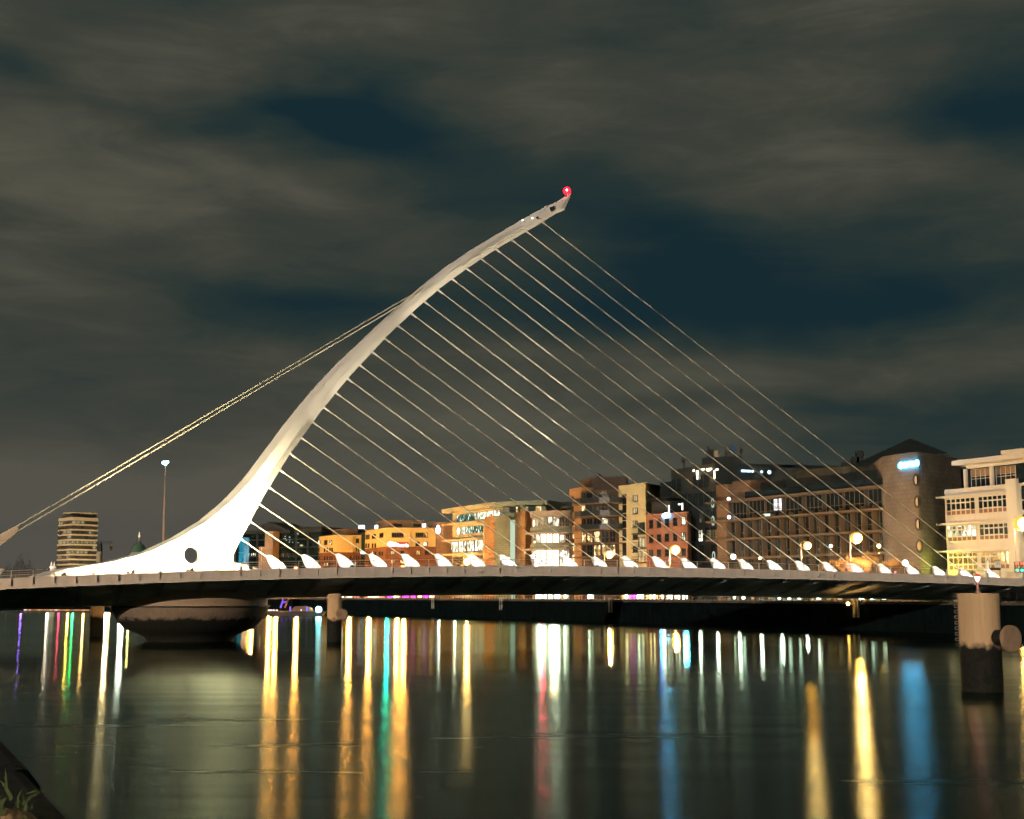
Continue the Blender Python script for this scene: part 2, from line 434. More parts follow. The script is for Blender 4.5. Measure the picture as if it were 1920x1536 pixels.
# ------------------------------------------------------------------ water, ground, quays
def build_water():
    m, nt, p = nodes('river_water')
    N, L = nt.nodes.new, nt.links.new
    nt.nodes.remove(p)
    out = nt.nodes['Material Output']
    g = N('ShaderNodeNewGeometry')
    gl = N('ShaderNodeBsdfGlossy'); gl.distribution = 'BECKMANN'; gl.inputs['Color'].default_value = (.62, .76, .67, 1)
    df = N('ShaderNodeBsdfDiffuse'); df.inputs['Color'].default_value = (.002, .009, .008, 1)
    fr = N('ShaderNodeFresnel'); fr.inputs['IOR'].default_value = 1.333
    mx = N('ShaderNodeMixShader'); L(fr.outputs[0], mx.inputs[0]); L(df.outputs[0], mx.inputs[1]); L(gl.outputs[0], mx.inputs[2]); L(mx.outputs[0], out.inputs['Surface'])
    # patches of calmer and more ruffled water
    n1 = N('ShaderNodeTexNoise'); n1.inputs['Scale'].default_value = .03; n1.inputs['Detail'].default_value = 4; n1.inputs['Distortion'].default_value = .5
    mp = N('ShaderNodeMapping'); mp.inputs['Scale'].default_value = (.5, 1, 1); mp.inputs['Rotation'].default_value = (0, 0, -.2)
    L(g.outputs['Position'], mp.inputs[0]); L(mp.outputs[0], n1.inputs['Vector'])
    mr = N('ShaderNodeMapRange'); L(n1.outputs['Fac'], mr.inputs[0])
    mr.inputs[1].default_value = .32; mr.inputs[2].default_value = .68; mr.inputs[3].default_value = .22; mr.inputs[4].default_value = .275
    # sheltered, calmer water under and beyond the bridge
    dt = N('ShaderNodeVectorMath'); dt.operation = 'DOT_PRODUCT'; L(g.outputs['Position'], dt.inputs[0]); dt.inputs[1].default_value = (-.32, .947, 0)
    n3 = N('ShaderNodeMath'); n3.operation = 'MULTIPLY_ADD'; n3.inputs[1].default_value = 34; L(n1.outputs['Fac'], n3.inputs[0]); L(dt.outputs['Value'], n3.inputs[2])
    m3 = N('ShaderNodeMapRange'); m3.interpolation_type = 'SMOOTHSTEP'; L(n3.outputs[0], m3.inputs[0]); m3.inputs[1].default_value = 68; m3.inputs[2].default_value = 104; m3.inputs[3].default_value = 1.0; m3.inputs[4].default_value = .56
    rm = N('ShaderNodeMath'); rm.operation = 'MULTIPLY'; L(mr.outputs[0], rm.inputs[0]); L(m3.outputs[0], rm.inputs[1])
    # thin bands of current lying across the river
    n6 = N('ShaderNodeTexNoise'); n6.inputs['Scale'].default_value = 1; n6.inputs['Detail'].default_value = 5; n6.inputs['Roughness'].default_value = .65
    m6 = N('ShaderNodeMapping'); m6.inputs['Scale'].default_value = (.05, .55, 1); m6.inputs['Rotation'].default_value = (0, 0, .10); L(g.outputs['Position'], m6.inputs[0]); L(m6.outputs[0], n6.inputs['Vector'])
    r6 = N('ShaderNodeMapRange'); L(n6.outputs['Fac'], r6.inputs[0]); r6.inputs[1].default_value = .3; r6.inputs[2].default_value = .7; r6.inputs[3].default_value = .88; r6.inputs[4].default_value = 1.12
    q6 = N('ShaderNodeMath'); q6.operation = 'MULTIPLY'; L(rm.outputs[0], q6.inputs[0]); L(r6.outputs[0], q6.inputs[1]); L(q6.outputs[0], gl.inputs['Roughness'])
    # wavelets run along the river, so slopes are steeper along it than across
    gl.inputs['Anisotropy'].default_value = .55
    tg = N('ShaderNodeCombineXYZ'); tg.inputs[0].default_value = 1.0; tg.inputs[1].default_value = 0.0; L(tg.outputs[0], gl.inputs['Tangent'])
    n2 = N('ShaderNodeTexNoise'); n2.inputs['Scale'].default_value = 3.4; n2.inputs['Detail'].default_value = 6; n2.inputs['Roughness'].default_value = .6
    m2 = N('ShaderNodeMapping'); m2.inputs['Scale'].default_value = (.32, 2.2, 1); m2.inputs['Rotation'].default_value = (0, 0, -.06)
    L(g.outputs['Position'], m2.inputs[0]); L(m2.outputs[0], n2.inputs['Vector'])
    b = N('ShaderNodeBump'); b.inputs['Distance'].default_value = .03; m4 = N('ShaderNodeMapRange'); L(m3.outputs[0], m4.inputs[0]); m4.inputs[1].default_value = .56; m4.inputs[2].default_value = 1.0; m4.inputs[3].default_value = .04; m4.inputs[4].default_value = .09; L(m4.outputs[0], b.inputs['Strength'])
    n5 = N('ShaderNodeTexNoise'); n5.inputs['Scale'].default_value = 11; n5.inputs['Detail'].default_value = 3
    m5 = N('ShaderNodeMapping'); m5.inputs['Scale'].default_value = (.5, 1.5, 1); L(g.outputs['Position'], m5.inputs[0]); L(m5.outputs[0], n5.inputs['Vector'])
    h5 = N('ShaderNodeMath'); h5.operation = 'MULTIPLY_ADD'; h5.inputs[1].default_value = .22; L(n5.outputs['Fac'], h5.inputs[0]); L(n2.outputs['Fac'], h5.inputs[2])
    L(h5.outputs[0], b.inputs['Height']); L(b.outputs[0], gl.inputs['Normal'])
    mb = MB(); mb.add([(-2500, -300, 0), (1500, -300, 0), (1500, 2500, 0), (-2500, 2500, 0)], [(0, 1, 2, 3)])
    struct('water', mb, m)
build_water()

GZ = 3.6
RV = Vector((-.476, .879, 0)).normalized()
NQ = [(84.6, 98), (56, 151), (21, 216), (-18, 288), (-60, 330), (-150, 420), (-330, 640), (-700, 1100)]
ground_poly = NQ + [(-1500, 2600), (4500, 3200), (4500, 98)]
mb = MB(); mb.add([(x, y, GZ) for x, y in ground_poly], [tuple(range(len(ground_poly)))])
struct('ground', mb, M_pave)
# carriageway of the far quay, a sheet just above the paving
mb = MB()
for i in range(len(NQ) - 3):
    a, b = Vector((*NQ[i], 0)), Vector((*NQ[i + 1], 0)); d = (b - a).normalized(); n = Vector((d.y, -d.x, 0))
    if n.x < 0: n = -n
    mb.add([a + n * 8 + Vector((0, 0, GZ + .004)), b + n * 8 + Vector((0, 0, GZ + .004)), b + n * 16 + Vector((0, 0, GZ + .004)), a + n * 16 + Vector((0, 0, GZ + .004))], [(0, 1, 2, 3)])
struct('road', mb, M_asphalt)

def off_line(poly, d):
    out = []
    for i, (x, y) in enumerate(poly):
        a = Vector(poly[max(0, i - 1)]); b = Vector(poly[min(len(poly) - 1, i + 1)]); t = (b - a).normalized()
        n = Vector((t.y, -t.x)); n = n if n.x > 0 else -n
        out.append((x + n.x * d, y + n.y * d))
    return out
nq2 = off_line(NQ, .8)
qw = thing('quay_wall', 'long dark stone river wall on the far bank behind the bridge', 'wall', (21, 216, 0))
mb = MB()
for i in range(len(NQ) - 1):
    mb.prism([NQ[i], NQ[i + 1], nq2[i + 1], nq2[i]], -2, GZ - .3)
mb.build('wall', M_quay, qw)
mb = MB(); nqo = off_line(NQ, -.15)
for i in range(len(NQ) - 1):
    mb.prism([nqo[i], nqo[i + 1], nq2[i + 1], nq2[i]], GZ - .297, GZ + .05)
mb.build('coping', mat('quay_coping', (.10, .09, .075), .9, .3, 1), qw)

# balustrade along the far quay, in sections
qr = thing('quay_railing', 'low dark balustrade along the top of the far quay', 'railing', (21, 216, GZ))
inner = off_line(NQ, .5)
for i in range(1, 5):
    a, b = Vector((*inner[i], 0)), Vector((*inner[i + 1], 0)); Ln = (b - a).length; d = (b - a).normalized()
    nsec = max(1, int(Ln / 12))
    for k in range(nsec):
        mb = MB(); s0, s1 = Ln * k / nsec, Ln * (k + 1) / nsec
        np_ = int((s1 - s0) / 1.1)
        for j in range(np_ + 1):
            c = a + d * (s0 + (s1 - s0) * j / np_)
            mb.box(c.x - .06, c.x + .06, c.y - .06, c.y + .06, GZ + .05, GZ + 1.05)
        for z in (GZ + .45, GZ + 1.1):
            mb.tube(a + d * s0 + Vector((0, 0, z)), a + d * s1 + Vector((0, 0, z)), .045, .045, 5)
        mb.build('railing_section', M_black, qr)

# paired white ladders on the far wall
def quay_ladder(px, label):
    k = (px - 960) / FP / math.cos(PITCH)
    for i in range(len(NQ) - 1):
        a, b = Vector(NQ[i]), Vector(NQ[i + 1])
        den = (b.x - a.x) - k * (b.y - a.y)
        t = (k * a.y - a.x) / den if abs(den) > 1e-9 else -1
        if 0 <= t <= 1: break
    c = a + (b - a) * t; d = (b - a).normalized(); n = Vector((d.y, -d.x)); n = -n if n.x > 0 else n
    c = c + n * .22
    mb = MB()
    for s in (-.42, .42):
        q = c + d * s; mb.box(q.x - .10, q.x + .10, q.y - .10, q.y + .10, 1.6, GZ + .3)
    for r in range(9):
        z = 1.75 + r * .26
        mb.tube((c.x - d.x * .42, c.y - d.y * .42, z), (c.x + d.x * .42, c.y + d.y * .42, z), .03, .03, 5)
    o = mb.build('quay_ladder', mat('ladder_paint', (.42, .42, .38), .6, .1))
    tag(o, label, 'ladder', 'white ladders on the far river wall')
for px, lb in ((816, 'white quay ladder under the magenta glow, leftmost of four'), (941, 'white quay ladder below the stone and glass office'),
               (1143, 'white quay ladder below the cream apartment block'), (1595, 'white quay ladder under the bridge deck, rightmost of four')):
    quay_ladder(px, lb)

# near bank: coping stones at the bottom left corner, with grass
def on_z(px, py, z):
    d = ray(px, py); return EYE + d * ((z - H) / d.z)
e0, e1 = on_z(106, 1536, 4.1), on_z(0, 1416, 4.1); e0.z = e1.z = 0; ed = (e1 - e0).normalized(); en = Vector((-ed.y, ed.x, 0))
if en.x > 0: en = -en
def bank_pt(t, o, z): return e0 + ed * t + en * o + Vector((0, 0, z))
mb = MB()
mb.add([bank_pt(-60, .72, 4.085), bank_pt(700, .72, 4.085), bank_pt(700, 400, 4.085), bank_pt(-60, 400, 4.085)], [(0, 1, 2, 3)])
struct('near_ground', mb, mat('near_bank_earth', (.015, .02, .014), .95, .4, 3))
nw = thing('near_quay_wall', 'near stone quay edge with grass at the bottom left corner', 'wall', bank_pt(0, 0, 0))
part(nw, 'wall', M_quay, lambda mb: mb.hexa([bank_pt(-40, .06, -2), bank_pt(700, .06, -2), bank_pt(700, .7, -2), bank_pt(-40, .7, -2), bank_pt(-40, .06, 3.75), bank_pt(700, .06, 3.75), bank_pt(700, .7, 3.75), bank_pt(-40, .7, 3.75)]))
def coping(mb):
    t = -6.0; rnd = random.Random(3)
    while t < 60:
        Ls = 1.1 + rnd.random() * .5
        j = [rnd.uniform(-.008, .008) for _ in range(3)]
        b0, b1 = t + .012, t + Ls - .012
        prof = [(-.06 + j[0], 3.752), (-.06 + j[0], 4.05 + j[1]), (-.03 + j[0], 4.09 + j[1]), (.0 + j[0], 4.10 + j[1]), (.66, 4.10 + j[1]), (.70, 4.07), (.70, 3.752)]
        mb.loft([[bank_pt(b, o, z) for (o, z) in prof] for b in (b0, (b0 + b1) / 2, b1)])
        t += Ls
part(nw, 'coping', mat('near_coping_stone', (.010, .018, .017), .85, .5, 6, bump=.6), coping)
rk = MB(); c0 = on_z(12, 1552, 4.10)
rnd = random.Random(5)
rings = []
for j in range(9):
    th = math.pi * j / 8; rr = []
    for i in range(16):
        ph = 2 * math.pi * i / 16; q = 1 + rnd.uniform(-.10, .10)
        rr.append(c0 + Vector((.050 * q * math.sin(th) * math.cos(ph), .05 * q * math.sin(th) * math.sin(ph), -.03 * q * math.cos(th))))
    rings.append(rr)
rk.loft(rings, True)
tag(rk.build('stone', mat('loose_stone', (.55, .36, .18), .9, .3, 25, bump=.4)), 'small tan stone lying among grass on the near quay edge', 'stone')
gm = MB(); rnd = random.Random(11)
def blade(base, tip, w):
    base, tip = Vector(base), Vector(tip); L_ = (tip - base).length; mid = base * .45 + tip * .55 + Vector((0, 0, .10 * L_))
    sd_ = (tip - base).cross(Vector((0, 1, 0))); sd_ = sd_.normalized() * w
    gm.add([base - sd_, base + sd_, mid + sd_ * .8, mid - sd_ * .8, tip], [(0, 1, 2, 3), (3, 2, 4)])
for (x0, y0, x1, y1, Y, w) in ((22, 1500, -2, 1461, 2.5, .0042), (12, 1478, 9, 1437, 2.6, .0028), (50, 1489, 75, 1483, 2.6, .0022), (62, 1494, 88, 1482, 2.6, .0016), (30, 1525, 36, 1490, 2.45, .0012), (5, 1530, -4, 1490, 2.4, .004), (0, 1510, 14, 1496, 2.4, .003)):
    blade(at(x0, y0, Y), at(x1, y1, Y), w)
for k in range(70):
    x = rnd.uniform(-60, 70); Y = rnd.uniform(2.25, 2.7); b = at(x, 1536 + rnd.uniform(-20, 30), Y)
    if (b - e0).dot(en) < .03: continue
    blade((b.x, b.y, 4.09), (b.x + rnd.uniform(-.03, .04), b.y + rnd.uniform(-.03, .03), 4.09 + rnd.uniform(.02, .055)), rnd.uniform(.001, .0025))
o = gm.build('grass', mat('grass_blade', (.055, .085, .010), .6, .4, 8), None, False); tag(o, 'green grass blades growing at the near quay edge', None, None, 'stuff')

# ------------------------------------------------------------------ the bridge frame
A0, B0 = at(80, 1080, 118), at(1890, 1082, 151)
A0.z = B0.z = 0
BD = (B0 - A0).normalized(); BN = Vector((-BD.y, BD.x, 0))
def bp(s, n, z): return A0 + BD * s + BN * n + Vector((0, 0, z))
def sz(px, py, n):
    d = ray(px, py); P0 = A0 + BN * n
    t = (P0 - EYE).dot(BN) / d.dot(BN); q = EYE + d * t
    return (q - A0).dot(BD), q.z
def bpix(px, py, n):
    s, z = sz(px, py, n); return bp(s, n, z)
def fit(samples, n, deg=4):
    a = np.array([sz(x, y, n) for x, y in samples]); return np.poly1d(np.polyfit(a[:, 0], a[:, 1], deg))
f_top = fit([(0, 1084.5), (60, 1082), (240, 1075), (350, 1072), (450, 1068.8), (640, 1062.5), (880, 1061.5), (1040, 1061.7), (1280, 1063.7), (1560, 1071), (1700, 1077), (1850, 1082.5), (1920, 1084)], 0, 3)
f_bot = fit([(0, 1105.6), (240, 1095.6), (400, 1090.3), (640, 1084), (880, 1081), (1280, 1081.5), (1500, 1087), (1700, 1092.5), (1920, 1099.5)], 0, 3)
S_MIN, S_MAX = -32.0, 112.0
s_lo, s_hi = sz(0, 1090, 0)[0], sz(1920, 1090, 0)[0]
def clampf(f, s):
    if s < s_lo: return float(f(s_lo) + (f(s_lo + 1) - f(s_lo)) * (s - s_lo) * .8)
    if s > s_hi: return float(f(s_hi) + (f(s_hi) - f(s_hi - 1)) * (s - s_hi) * .8)
    return float(f(s))
ZT = lambda s: clampf(f_top, s)
ZB = lambda s: clampf(f_bot, s)
_b = np.array([sz(x, y, 10.5) for x, y in ((0, 1142), (200, 1136.5), (340, 1127), (520, 1121), (640, 1119.5), (900, 1115.5), (1280, 1116), (1500, 1120.5), (1650, 1123), (1920, 1128))])
ZBEL = lambda s: float(np.interp(s, _b[:, 0], _b[:, 1]))
BW = 27.0; NC = 13.5
stations = [S_MIN + (S_MAX - S_MIN) * k / 72 for k in range(73)]
c_s = sz(357, 1150, NC)[0]
bridge = thing('swing_bridge', 'white cable-stayed swing bridge with one curved leaning pylon over the river', 'bridge', bp(c_s, NC, 0))
mb = MB(); mb.loft([[bp(s, 0, ZB(s)), bp(s, .42, ZB(s) + .05), bp(s, .42, ZT(s)), bp(s, 0, ZT(s))] for s in stations]); mb.build('fascia', M_steel, bridge)
mb = MB(); mb.loft([[bp(s, BW, ZB(s)), bp(s, BW - .42, ZB(s) + .05), bp(s, BW - .42, ZT(s)), bp(s, BW, ZT(s))] for s in stations]); mb.build('fascia', M_steel, bridge)
mb = MB(); mb.loft([[bp(s, .424, ZT(s) - .45), bp(s, BW - .424, ZT(s) - .45), bp(s, BW - .424, ZT(s) - .12), bp(s, .424, ZT(s) - .12)] for s in stations]); mb.build('deck', M_asphalt, bridge)
def sof(s):
    a, b = ZB(s) + .15, ZBEL(s)
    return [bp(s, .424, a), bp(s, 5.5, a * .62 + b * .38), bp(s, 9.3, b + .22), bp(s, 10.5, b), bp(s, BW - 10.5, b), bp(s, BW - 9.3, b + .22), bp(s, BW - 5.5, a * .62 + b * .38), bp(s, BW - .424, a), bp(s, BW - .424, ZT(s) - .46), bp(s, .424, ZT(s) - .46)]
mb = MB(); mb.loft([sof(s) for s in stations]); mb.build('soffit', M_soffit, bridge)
post_a, post_b = sz(62, 1075, 0)[0], sz(1900, 1080, 0)[0]
sp_ = (post_b - post_a) / 58
k = -4
while post_a + k * sp_ < 104:
    s = post_a + k * sp_ + .4
    def rb(n):
        q = sof(s); a, b = ZB(s) + .15, ZBEL(s)
        return float(np.interp(n, [.424, 5.5, 9.3], [a, a * .62 + b * .38, b + .22]))
    for sgn in (0, 1):
        mb = MB(); ring = []
        for ss in (s - .13, s + .13):
            pr = [(.46, rb(.46) - .01), (1.2, rb(1.2) - .38), (5.2, rb(5.2) - .42), (8.8, rb(8.8) - .10), (8.8, rb(8.8) + .1), (5.2, rb(5.2) + .1), (1.2, rb(1.2) + .1)]
            ring.append([bp(ss, (n if not sgn else BW - n), z) for n, z in pr])
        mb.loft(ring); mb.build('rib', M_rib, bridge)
    k += 2
# railing
rl = MB()
for o_, z_, r_ in ((-.05, .62, .035), (-.05, .42, .012), (-.05, .27, .012), (-.05, .12, .012)):
    ss = [S_MIN + 2 * j for j in range(int((S_MAX - S_MIN) / 2) + 1)]
    rl.path([bp(s, o_, ZT(s) + z_) for s in ss], r_, 5)
railing = rl.build('railing', M_rail, bridge)
def post_mesh(mb, s, n):
    sg = 1 if n < 5 else -1
    mb.hexa([bp(s - .035, n - .14 * sg, ZT(s) - .62), bp(s + .035, n - .14 * sg, ZT(s) - .62), bp(s + .035, n - .004 * sg, ZT(s) - .62), bp(s - .035, n - .004 * sg, ZT(s) - .62),
             bp(s - .03, n - .09 * sg, ZT(s) + .66), bp(s + .03, n - .09 * sg, ZT(s) + .66), bp(s + .03, n - .01 * sg, ZT(s) + .66), bp(s - .03, n - .01 * sg, ZT(s) + .66)])
for k in range(-6, 63):
    mb = MB(); post_mesh(mb, post_a + k * sp_, 0.0); mb.build('post', M_steel, railing)
rl = MB()
for z_, r_ in ((.62, .035), (.35, .014), (.12, .014)):
    rl.path([bp(s, BW + .05, ZT(s) + z_) for s in ss], r_, 5)
rail2 = rl.build('railing', M_rail, bridge)
for k in range(-5, 62, 2):
    mb = MB(); post_mesh(mb, post_a + k * sp_, BW); mb.build('post', M_rail, rail2)

# ---- pylon
ST = [  # outer edge, inner edge, half width, fractions of crease 1 / crease 2 from outer
    ((1046, 377), (1059, 393), .75, .45, .75), ((1026, 386), (1045, 399), .75, .42, .72), ((1003, 398), (1018, 416), .78, .40, .70), ((978, 412), (988, 433.5), .8, .38, .66),
    ((930, 440), (945, 458), .85, .34, .62), ((880, 470), (903, 485), .92, .32, .60), ((836, 500), (862, 513), 1.0, .30, .60), ((800, 528), (822, 543), 1.05, .28, .62),
    ((768, 555), (785, 575), 1.1, .27, .64), ((737, 583), (757, 601), 1.15, .27, .66), ((704, 612.5), (726, 630), 1.2, .28, .68), ((667, 649), (692, 667), 1.25, .29, .69),
    ((633, 680), (660, 701), 1.3, .30, .70), ((600, 715), (630, 736), 1.35, .31, .71), ((567, 753), (600, 774), 1.4, .32, .72), ((533, 795), (571, 813), 1.5, .32, .74),
    ((500, 840), (540, 857), 1.6, .32, .75), ((456, 898), (506, 912), 1.7, .28, .76), ((418, 939), (487, 944), 1.8, .22, .78), ((374, 976), (469, 979), 1.9, .17, .80),
    ((320, 1009), (452, 1010), 2.0, .12, .84), ((262, 1036), (437, 1041), 2.1, .09, .86), ((190, 1055), (437, 1053), 2.2, .07, .88), ((105, 1066.5), (484, 1066), 2.3, .06, .94), ((52, 1082), (520, 1078), 2.4, .06, .96)]
rings = []
def pring(o, i, w, f1, f2):
    wo, wi = .12 * w + .06, .30 * w
    so, zo = sz(*o, NC - wo); si, zi = sz(*i, NC - wi)
    c1 = (o[0] + (i[0] - o[0]) * f1, o[1] + (i[1] - o[1]) * f1); c2 = (o[0] + (i[0] - o[0]) * f2, o[1] + (i[1] - o[1]) * f2)
    s1, z1 = sz(*c1, NC - w); s2, z2 = sz(*c2, NC - w * .92)
    near = [(so, zo, wo), (s1, z1, w), (s2, z2, w * .92), (si, zi, wi)]
    return [bp(s, NC - q, z) for s, z, q in near] + [bp(s, NC + q, z) for s, z, q in reversed(near)]
def lerp(a, b, t): return a + (b - a) * t
for j in range(len(ST) - 1):
    a, b = ST[j], ST[j + 1]
    rings.append(pring(*a))
rings.append(pring(*ST[-1]))
ap_s, ap_z = sz(1071.5, 361, NC)
tip = [bp(ap_s, NC - .03, ap_z), bp(ap_s, NC - .05, ap_z - .05), bp(ap_s, NC - .05, ap_z - .1), bp(ap_s, NC - .03, ap_z - .15), bp(ap_s, NC + .03, ap_z - .15), bp(ap_s, NC + .05, ap_z - .1), bp(ap_s, NC + .05, ap_z - .05), bp(ap_s, NC + .03, ap_z)]
mb = MB(); mb.loft([tip] + rings); pyl = mb.build('pylon', M_white, bridge)
# round opening through the pylon foot
hs, hz = sz(361.5, 1040, NC - 2.1)
cu = MB(); cu.tube(bp(hs, NC - 6, hz), bp(hs, NC + 6, hz), .86, .86, 40, False); cut = cu.build('cutter', M_white)
bo = pyl.modifiers.new('hole', 'BOOLEAN'); bo.object = cut; bo.operation = 'DIFFERENCE'; bo.solver = 'EXACT'
bpy.context.view_layer.update()
dg = bpy.context.evaluated_depsgraph_get()
me2 = bpy.data.meshes.new_from_object(pyl.evaluated_get(dg)); pyl.modifiers.clear(); pyl.data = me2; me2.name = 'pylon'
bpy.data.objects.remove(cut)
# access hatches and bracket near the head
for (x, y, du, dv) in ((1036, 391, .30, .20), (1008, 408, .16, .10)):
    s, z = sz(x, y, NC - .82)
    part(pyl, 'hatch', M_dark, lambda mb: mb.obox(bp(s, NC - .80, z), (BD * .87 + Vector((0, 0, .5))) * du, BN * .05, (BD * -.5 + Vector((0, 0, .87))) * dv))
# red aviation lamp at the tip
lc = bpix(1063, 358, NC - .1)
wl = part(bridge, 'warning_lamp', emit('red_lamp', (1.0, .006, .018), 5), lambda mb: mb.sphere(lc, .44, 14, 8))
part(wl, 'core', emit('red_core', (1, .75, .75), 14), lambda mb: mb.sphere(lc + Vector((-.02, -.36, -.02)), .12, 10, 6))
part(wl, 'bracket', M_dark, lambda mb: mb.tube(lc - Vector((0, 0, .35)), bpix(1060, 372, NC), .06, .06, 6))
for (x, y) in ((980, 413), (998, 409)):
    q = bpix(x, y, NC - .95); part(bridge, 'head_light', emit('small_white_lamp', (1, .95, .8), 2.5), lambda mb: mb.sphere(q, .11, 8, 6))

# ---- forestays and their deck anchors
tops = [(451, 1010), (469, 977.5), (486, 945), (505, 914), (526.7, 882.5), (546, 852), (566.7, 822), (587.5, 792.5), (609, 765), (631.7, 738), (654, 711.7), (676.5, 686.3), (699, 661), (723, 636), (747.7, 612), (772.7, 589), (797.3, 567), (823, 545), (849, 524), (876, 504), (903, 485.6), (931, 468), (959.6, 450), (988, 434.6), (1017.5, 417)]
feet = [(500, 1044), (565, 1042.5), (629, 1041), (691, 1041), (752.5, 1041), (814.5, 1041), (877.5, 1042), (936, 1042.5), (994, 1042.5), (1052, 1044), (1109, 1046), (1166, 1046), (1222.5, 1046), (1276.7, 1048), (1331.5, 1049), (1385, 1051), (1438, 1052.5), (1491, 1054), (1542.5, 1056), (1594.5, 1059), (1646, 1059.5), (1698, 1061), (1748, 1064), (1797.5, 1067), (1849, 1070)]
FINS = []
for k, (t, f) in enumerate(zip(tops, feet)):
    a, b = bpix(*t, NC), bpix(*f, NC)
    mb = MB(); mb.tube(a, b, .047, .047, 8); st = mb.build('stay_cable', M_cable, bridge)
    d = (b - a).normalized()
    mb = MB(); mb.tube(a - d * .6, a + d * .6, .18, .07, 8); mb.build('socket', M_white, st)
    s0, z0 = sz(*f, NC); deck = ZT(s0) - .14
    pr = [(-.05, .10), (.35, .16), (1.0, -.18), (1.62, -.62), (1.95, -1.05), (2.0, -1.7), (.72, -1.7), (.28, -.75)]
    zoff = min(0, (z0 - 1.7) - deck)
    mb = MB()
    for hw, sh in ((.17, 0),):
        front = [bp(s0 + x, NC - hw, (z0 + y) if y > -1.6 else deck) for x, y in pr]; back = [bp(s0 + x, NC + hw, (z0 + y) if y > -1.6 else deck) for x, y in pr]
        mb.loft([front, back])
    mb.build('anchor_plate', M_white, st)
    FINS.append((s0, z0, deck))

# ---- backstays: a pair of cables meeting in a forked anchor at the left
U0, U1 = bpix(34, 985.5, NC - 1.0), bpix(985, 428, NC - .9)
L0, L1 = bpix(34, 995.5, NC - 1.0), bpix(816, 533.5, NC - 1.05)
for a, b in ((U0, U1), (L0, L1)):
    mb = MB(); mb.tube(a, b, .072, .068, 12); mb.build('backstay', M_cable, bridge)
up = [(-110, 1068), (0, 1004.5), (34, 985.5)]; lo = [(34, 994), (25, 1003), (14, 1012), (0, 1022), (-70, 1066)]
mb = MB(); pts = [sz(x, y, NC - 1.0) for x, y in up + lo]
mb.loft([[bp(s, NC - 1.12, z) for s, z in pts], [bp(s, NC - .88, z) for s, z in pts]])
bap = mb.build('backstay_anchor', mat('anchor_paint', (.62, .52, .42), .5, .1), bridge)
mb = MB(); mb.path([bpix(x, y, NC - 1.02) for x, y in up], .10, 6); mb.path([bpix(x, y, NC - 1.02) for x, y in lo], .10, 6); mb.build('flange', M_cable, bap)
pts = [sz(x, y, 4) for x, y in ((-60, 1060), (9, 1067), (0, 1078), (-40, 1086))]
mb = MB(); mb.loft([[bp(s, 3.7, z) for s, z in pts], [bp(s, 4.3, z) for s, z in pts]]); mb.build('end_block', M_steel, bridge)

# ---- floodlights that wash the pylon and the anchors (real fittings on the deck)
WHITE = (1.0, .93, .72)
def deck_flood(s, n, tgt, energy, ang, col=WHITE, blend=.5, r=.15):
    z = ZT(s) + .12
    fl = MB(); d = (Vector(tgt) - bp(s, n, z)).normalized(); fl.tube(bp(s, n, z) - d * .15, bp(s, n, z) + d * .15, .16, .20, 8); fl.tube(bp(s, n, z - .3), bp(s, n, z - .1), .05, .05, 6)
    fo = fl.build('floodlight', M_dark, bridge)
    l = lamp('flood_lamp', 'SPOT', bp(s, n, z) + d * .36, energy, col, bridge, spot_size=R(ang), spot_blend=blend, shadow_soft_size=r)
    aim(l, tgt, bp(s, n, z) + d * .36)
for (fx, n, tx, ty, e, ang, col) in (
        (120, 4.0, 200, 1058, 6000, 80, (1, .82, .48)), (250, 3.0, 300, 1025, 12000, 105, (1, .82, .48)), (360, 2.6, 390, 1000, 12000, 90, (1, .82, .48)), (470, 3.0, 450, 975, 8000, 70, (1, .82, .48)),
        (560, 5.0, 535, 850, 3800, 40, (1, .86, .55)), (660, 7.0, 640, 712, 8000, 28, (1, .86, .58)), (860, 7, 730, 625, 12000, 46, (1, .86, .60)), (1120, 7, 910, 480, 30000, 44, (1, .86, .62))):
    s = sz(fx, 1070, n)[0]; deck_flood(s, n, bpix(tx, ty, NC - 1.5), e, ang, col)
for fx in (175, 240, 300, 352, 405, 452):
    s = sz(fx, 1070, NC - 5.6)[0]; deck_flood(s, NC - 5.6, bp(s + .3, NC - 2, ZT(s) + (1.0 if fx < 200 else 2.2)), 15000 if fx > 200 else 4000, 88, (1, .82, .46))
for (s0, z0, deck) in FINS:
    p0 = bp(s0 + 1.2, NC - 3.0, deck + .35)
    l = lamp('anchor_lamp', 'SPOT', p0, 700, (1, .95, .80), bridge, spot_size=R(75), spot_blend=.6, shadow_soft_size=.07)
    aim(l, bp(s0 + .5, NC, z0 - .3), p0)
    fl = MB(); fl.tube(p0 - Vector((0, 0, .45)), p0 - Vector((0, 0, .20)), .12, .15, 8); fl.build('anchor_light', M_dark, bridge)

# ------------------------------------------------------------------ river piers
pier = thing('bridge_pier', 'broad round concrete bridge pier flaring out under the pylon', 'pier', bp(c_s, NC, 0))
cc = bp(c_s, NC, 0)
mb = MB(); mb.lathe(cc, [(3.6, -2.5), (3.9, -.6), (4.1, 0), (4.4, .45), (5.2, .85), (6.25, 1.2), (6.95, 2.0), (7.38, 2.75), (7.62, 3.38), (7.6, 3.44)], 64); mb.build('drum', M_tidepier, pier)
mb = MB(); mb.lathe(cc, [(7.45, 3.443), (7.45, 5.2)], 64); sk = mb.build('turntable_skirt', mat('skirt_paint', (.46, .33, .22), .6, .1, .4, streak=.5), pier)
mb = MB(); mb.lathe(cc, [(7.68, 3.30), (7.72, 3.36), (7.68, 3.42)], 64); mb.build('drip_edge', M_black, pier)

